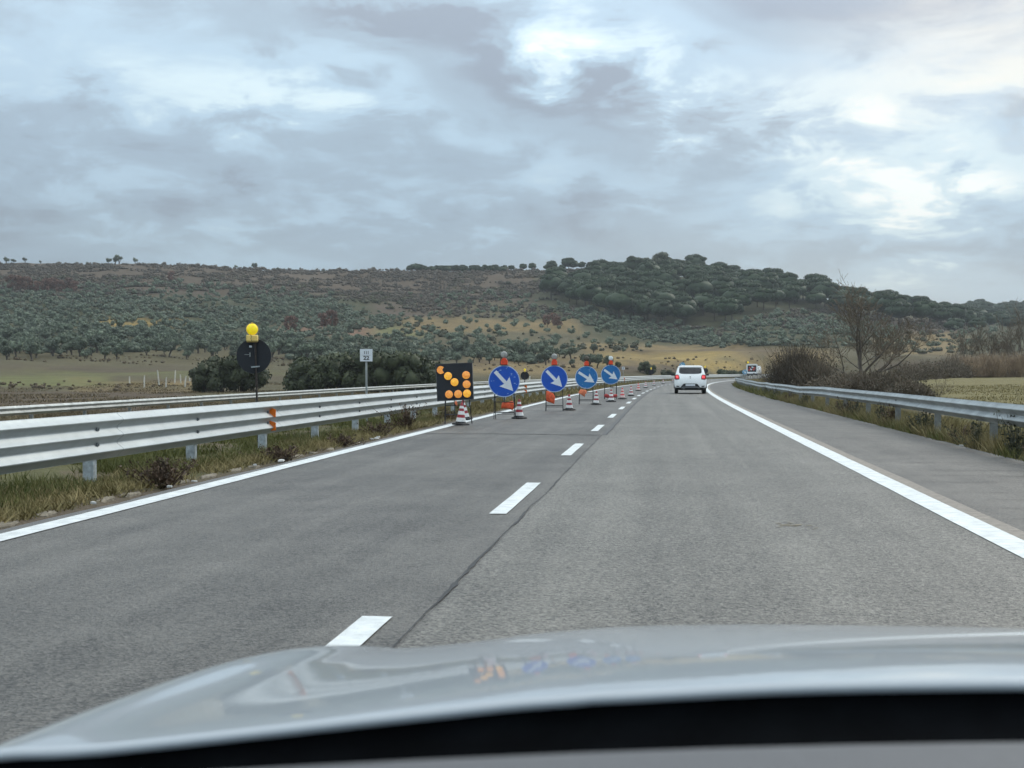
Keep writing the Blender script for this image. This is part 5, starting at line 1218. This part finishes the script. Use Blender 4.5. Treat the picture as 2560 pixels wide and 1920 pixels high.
def weed(s_, o_, h, seed, mat, label, group, w=.5, n=60):
    r_ = np.random.default_rng(seed); x, y, _ = road(s_, o_); x, y = float(x), float(y)
    t = empty('withered_weed', (x, y, gz(x, y)), r_.random() * 6, label, 'weed', group)
    mb = MB(); L_ = []
    for k in range(n):
        a = r_.random() * 6.28; q = abs(r_.normal()) * w * .28; l = h * (.5 + .6 * r_.random()); b = Vector((q * .4 * math.cos(a), q * .4 * math.sin(a), 0)); e = Vector((q * 1.6 * math.cos(a), q * 1.6 * math.sin(a), l)); m_ = (b + e) / 2 + Vector((r_.normal() * .03, r_.normal() * .03, 0))
        mb.tube([b, m_, e], [.006, .005, .003], 3, False)
        for u in r_.random(9): L_.append(tuple(b.lerp(e, .2 + .8 * float(u)) + Vector((r_.normal() * .02, r_.normal() * .02, r_.normal() * .02))))
    mb.build('stems', M[mat], t); V, Q = leaf_quads(np.array(L_), .022 + .012 * h, r_, 2.0); np_mesh('leaves', V, Q, M[mat], t); return t
weed(12.9, -5.32, .30, 1, 'weed', 'dark withered weed at the road edge beside the first guardrail post', 'withered weeds on the left verge', .55, 70)
weed(17.0, -5.30, .20, 2, 'weed', 'dark withered weed at the road edge by the second guardrail post', 'withered weeds on the left verge', .5, 50)
weed(11.9, -6.9, .42, 3, 'weed_green', 'tall dark weed behind the left guardrail', 'withered weeds on the left verge', .5, 60)
weed(20.6, -5.35, .18, 4, 'weed', 'low withered weed near the orange reflectors', 'withered weeds on the left verge', .5, 40)
weed(26.4, -5.45, .50, 5, 'weed', 'tall brown branching weed left of the arrow panel', 'withered weeds on the left verge', .7, 60)
weed(24.0, -5.5, .26, 6, 'weed', 'brown weed before the arrow panel', 'withered weeds on the left verge', .5, 40)
weed(32.5, -5.6, .28, 7, 'weed', 'brown weed between the arrow panel and the nearest blue sign', 'withered weeds on the left verge', .6, 40)
rw = [(17.4, 5.0, .42), (18.6, 4.98, .62), (20.6, 4.95, .45), (21.8, 5.05, .36), (24.8, 5.0, .50), (25.6, 5.0, .42), (28.4, 5.0, .55), (29.6, 4.98, .48), (33.5, 5.0, .5), (35.0, 5.0, .55), (36.2, 5.02, .45), (45, 4.95, .5), (51, 4.95, .5), (57, 4.95, .55), (64, 4.95, .5)]
for i, (a, b, h) in enumerate(rw): weed(a, b, h, 30 + i, 'weed_green' if i % 3 else 'weed', ORD[i] + ' dark weed from the right edge under the right guardrail', 'weeds under the right guardrail', .45, 30)
def slab(x, y, z, lx, ly, h, rz, seed, name, mat, label, cat, grp):
    r_ = random.Random(seed); n = 9; V = []
    for lv, k in ((0, 1.0), (h * .7, .96), (h, .8)):
        for j in range(n):
            a = 2 * math.pi * j / n; q = 1 + .22 * math.sin(j * 2.7 + seed) + .1 * r_.random(); V.append((lx * k * q * math.cos(a) / 2, ly * k * q * math.sin(a) / 2, lv - .03))
    F = [(i * n + j, i * n + (j + 1) % n, (i + 1) * n + (j + 1) % n, (i + 1) * n + j) for i in range(2) for j in range(n)] + [tuple(2 * n + j for j in range(n))]
    o = mesh_obj(name, V, F, mat); o.location = (x, y, z); o.rotation_euler = (r_.uniform(-.1, .1), r_.uniform(-.1, .1), rz); return tag(o, label, cat, grp)
for i, (s_, o_, l) in enumerate(((9.6, -5.3, .5), (10.35, -5.32, .35), (11.5, -5.34, .45), (12.1, -5.33, .5), (13.6, -5.36, .3), (14.3, -5.33, .55), (15.2, -5.33, .5), (15.9, -5.30, .35), (17.9, -5.33, .6), (18.7, -5.33, .5), (19.6, -5.30, .4), (13.4, -5.85, .40), (21.5, -5.3, .3), (23.0, -5.3, .3))):
    x, y, _ = road(s_, o_); slab(float(x), float(y), gz(x, y) - .002, .13, l * .8, .05, 0, i + 3, 'kerb_stone', M['stone'], (ORD[i] if i < 11 else ('stray', 'farther', 'farthest')[i - 11]) + ' crumbling concrete kerb piece along the left verge', 'kerb stone', 'broken kerb along the left edge')
for i, (s_, o_, l) in enumerate(((12.55, -5.1, .06), (13.2, -5.08, .07), (16.4, -5.1, .13), (10.9, -5.15, .05), (21.9, -5.15, .07), (22.1, -5.1, .12), (22.6, -5.2, .08), (15.6, -5.2, .05), (27.3, 4.9, .08), (21.1, 4.8, .06))):
    x, y, _ = road(s_, o_); slab(float(x), float(y), .03, l, l * .7, .02, i, i + 30, 'litter', M['litter'], 'scrap of white litter at the edge of the asphalt', 'litter', 'litter along the road edges')

# ------------------------------------------------------------------ the car the photograph is taken from
own = empty('silver_car', (.38, 0, 0), 0, 'silver-white bonnet, black cowl and grey dashboard of the car we ride in', 'car')
Yh = np.concatenate([np.linspace(.905, 1.60, 34), np.linspace(1.62, 1.80, 16), [1.815, 1.828, 1.836, 1.84, 1.842]])
zk = np.where(Yh <= 1.6, .991 - .168 * np.maximum(Yh - .905, 0) ** 1.3, np.interp(Yh, [1.6, 1.62, 1.68, 1.74, 1.79, 1.82, 1.835, 1.842], [.8865, .8823, .8665, .840, .800, .74, .62, .28]))
half = np.concatenate([np.linspace(0, .40, 14), np.linspace(.43, .94, 40), [.946, .951, .954, .955]])     # distance from the car's middle
def drop(q, yy):
    Q_ = [0, .13, .3, .48, .58, .65, .72, .80, .84, .88, .915, .935, .945, .952, .955, .956]
    dr = np.interp(q, Q_, [0, .002, .010, .027, .041, .051, .061, .072, .076, .077, .085, .104, .13, .23, .39, .6])
    df = np.interp(q, Q_, [0, .001, .003, .009, .018, .028, .036, .041, .039, .035, .045, .075, .12, .23, .39, .6])
    t = min(1.0, max(0.0, (yy - .93) / .65)); t = t * t * (3 - 2 * t); return dr * (1 - t) + df * t
V = []; qs = np.concatenate([-half[::-1], half[1:]])
dsm = {}
for yy, z in zip(Yh, zk):
    d = np.array([drop(abs(q), yy) for q in qs])
    for _ in range(3): d[1:-1] = (d[:-2] + 2 * d[1:-1] + d[2:]) / 4
    for q, di in zip(qs, d):
        cy_ = yy - (.05 * max(0, (yy - 1.3) / .5) * (abs(q) / .9) ** 3.2) - .0 * q
        V.append((q * (1 - .114 * (max(yy - .9, 0) / .73) ** 1.8 * min(1, abs(q) / .5)), cy_, max(z - di, .25)))
nq = len(qs); F = [(i * nq + j, i * nq + j + 1, (i + 1) * nq + j + 1, (i + 1) * nq + j) for i in range(len(Yh) - 1) for j in range(nq - 1)]
bonnet = mesh_obj('bonnet', V, F, M['hood'], own, True)
# rolled rear lip of the bonnet
V = []; F = []; m = len(qs)
for j, q in enumerate(qs):
    x0, y0, z0 = bonnet.data.vertices[j].co
    for dy_, dz_ in ((0.0, 0.0), (-.004, -.0008), (-.007, -.003), (-.0075, -.006), (-.005, -.009)): V.append((x0, y0 + dy_, z0 + dz_))
for j in range(m - 1):
    for k in range(4): F.append((j * 5 + k, j * 5 + k + 1, (j + 1) * 5 + k + 1, (j + 1) * 5 + k))
mesh_obj('bonnet_lip', V, F, M['hood'], bonnet, True)
# black cowl between bonnet and windscreen
V = []; F = []; us = np.linspace(-.9, .9, 31)
for u in us:
    e = float(np.interp(abs(u), [0, .13, .3, .48, .63, .77, .83, .88, .9], [0, .002, .010, .027, .048, .068, .075, .077, .082]))
    for yy, z in ((.904, .982), (.897, .972), (.84, .950), (.66, .930), (.45, .935), (.25, .935)): V.append((u, yy, z - e))
for i in range(30):
    for k in range(5): F.append((i * 6 + k, (i + 1) * 6 + k, (i + 1) * 6 + k + 1, i * 6 + k + 1))
mesh_obj('cowl', V, F, M['cowl'], own, True)
# top of the dashboard
V = []; F = []
for u in us:
    yf = .598 - .26 * (u - .07) ** 2
    for dy_, z in ((0, 1.012), (.004, 1.029), (-.004, 1.038), (-.018, 1.0405), (-.05, 1.041), (-.15, 1.039), (-.35, 1.027)): V.append((u, yf + dy_, z))
n7 = 7
for i in range(30):
    for k in range(6): F.append((i * n7 + k, i * n7 + k + 1, (i + 1) * n7 + k + 1, (i + 1) * n7 + k))
mesh_obj('dashboard', V, F, M['dash'], own, True)

# ------------------------------------------------------------------ the slightly hazy air
hz = MB(); hz.box((0, 700, 60), (5200, 3600, 140)); 
hm = bpy.data.materials.new('thin_haze'); hm.use_nodes = True; nt = hm.node_tree; nt.nodes.remove(nt.nodes['Principled BSDF'])
vo = nt.nodes.new('ShaderNodeVolumePrincipled'); vo.inputs['Color'].default_value = (.82, .88, .94, 1); vo.inputs['Density'].default_value = 0.00015; vo.inputs['Anisotropy'].default_value = 0.2
nt.links.new(vo.outputs[0], nt.nodes['Material Output'].inputs['Volume'])
haze = hz.build('haze', hm); tag(haze, 'thin pale haze in the air over the valley', 'haze', kind='stuff')
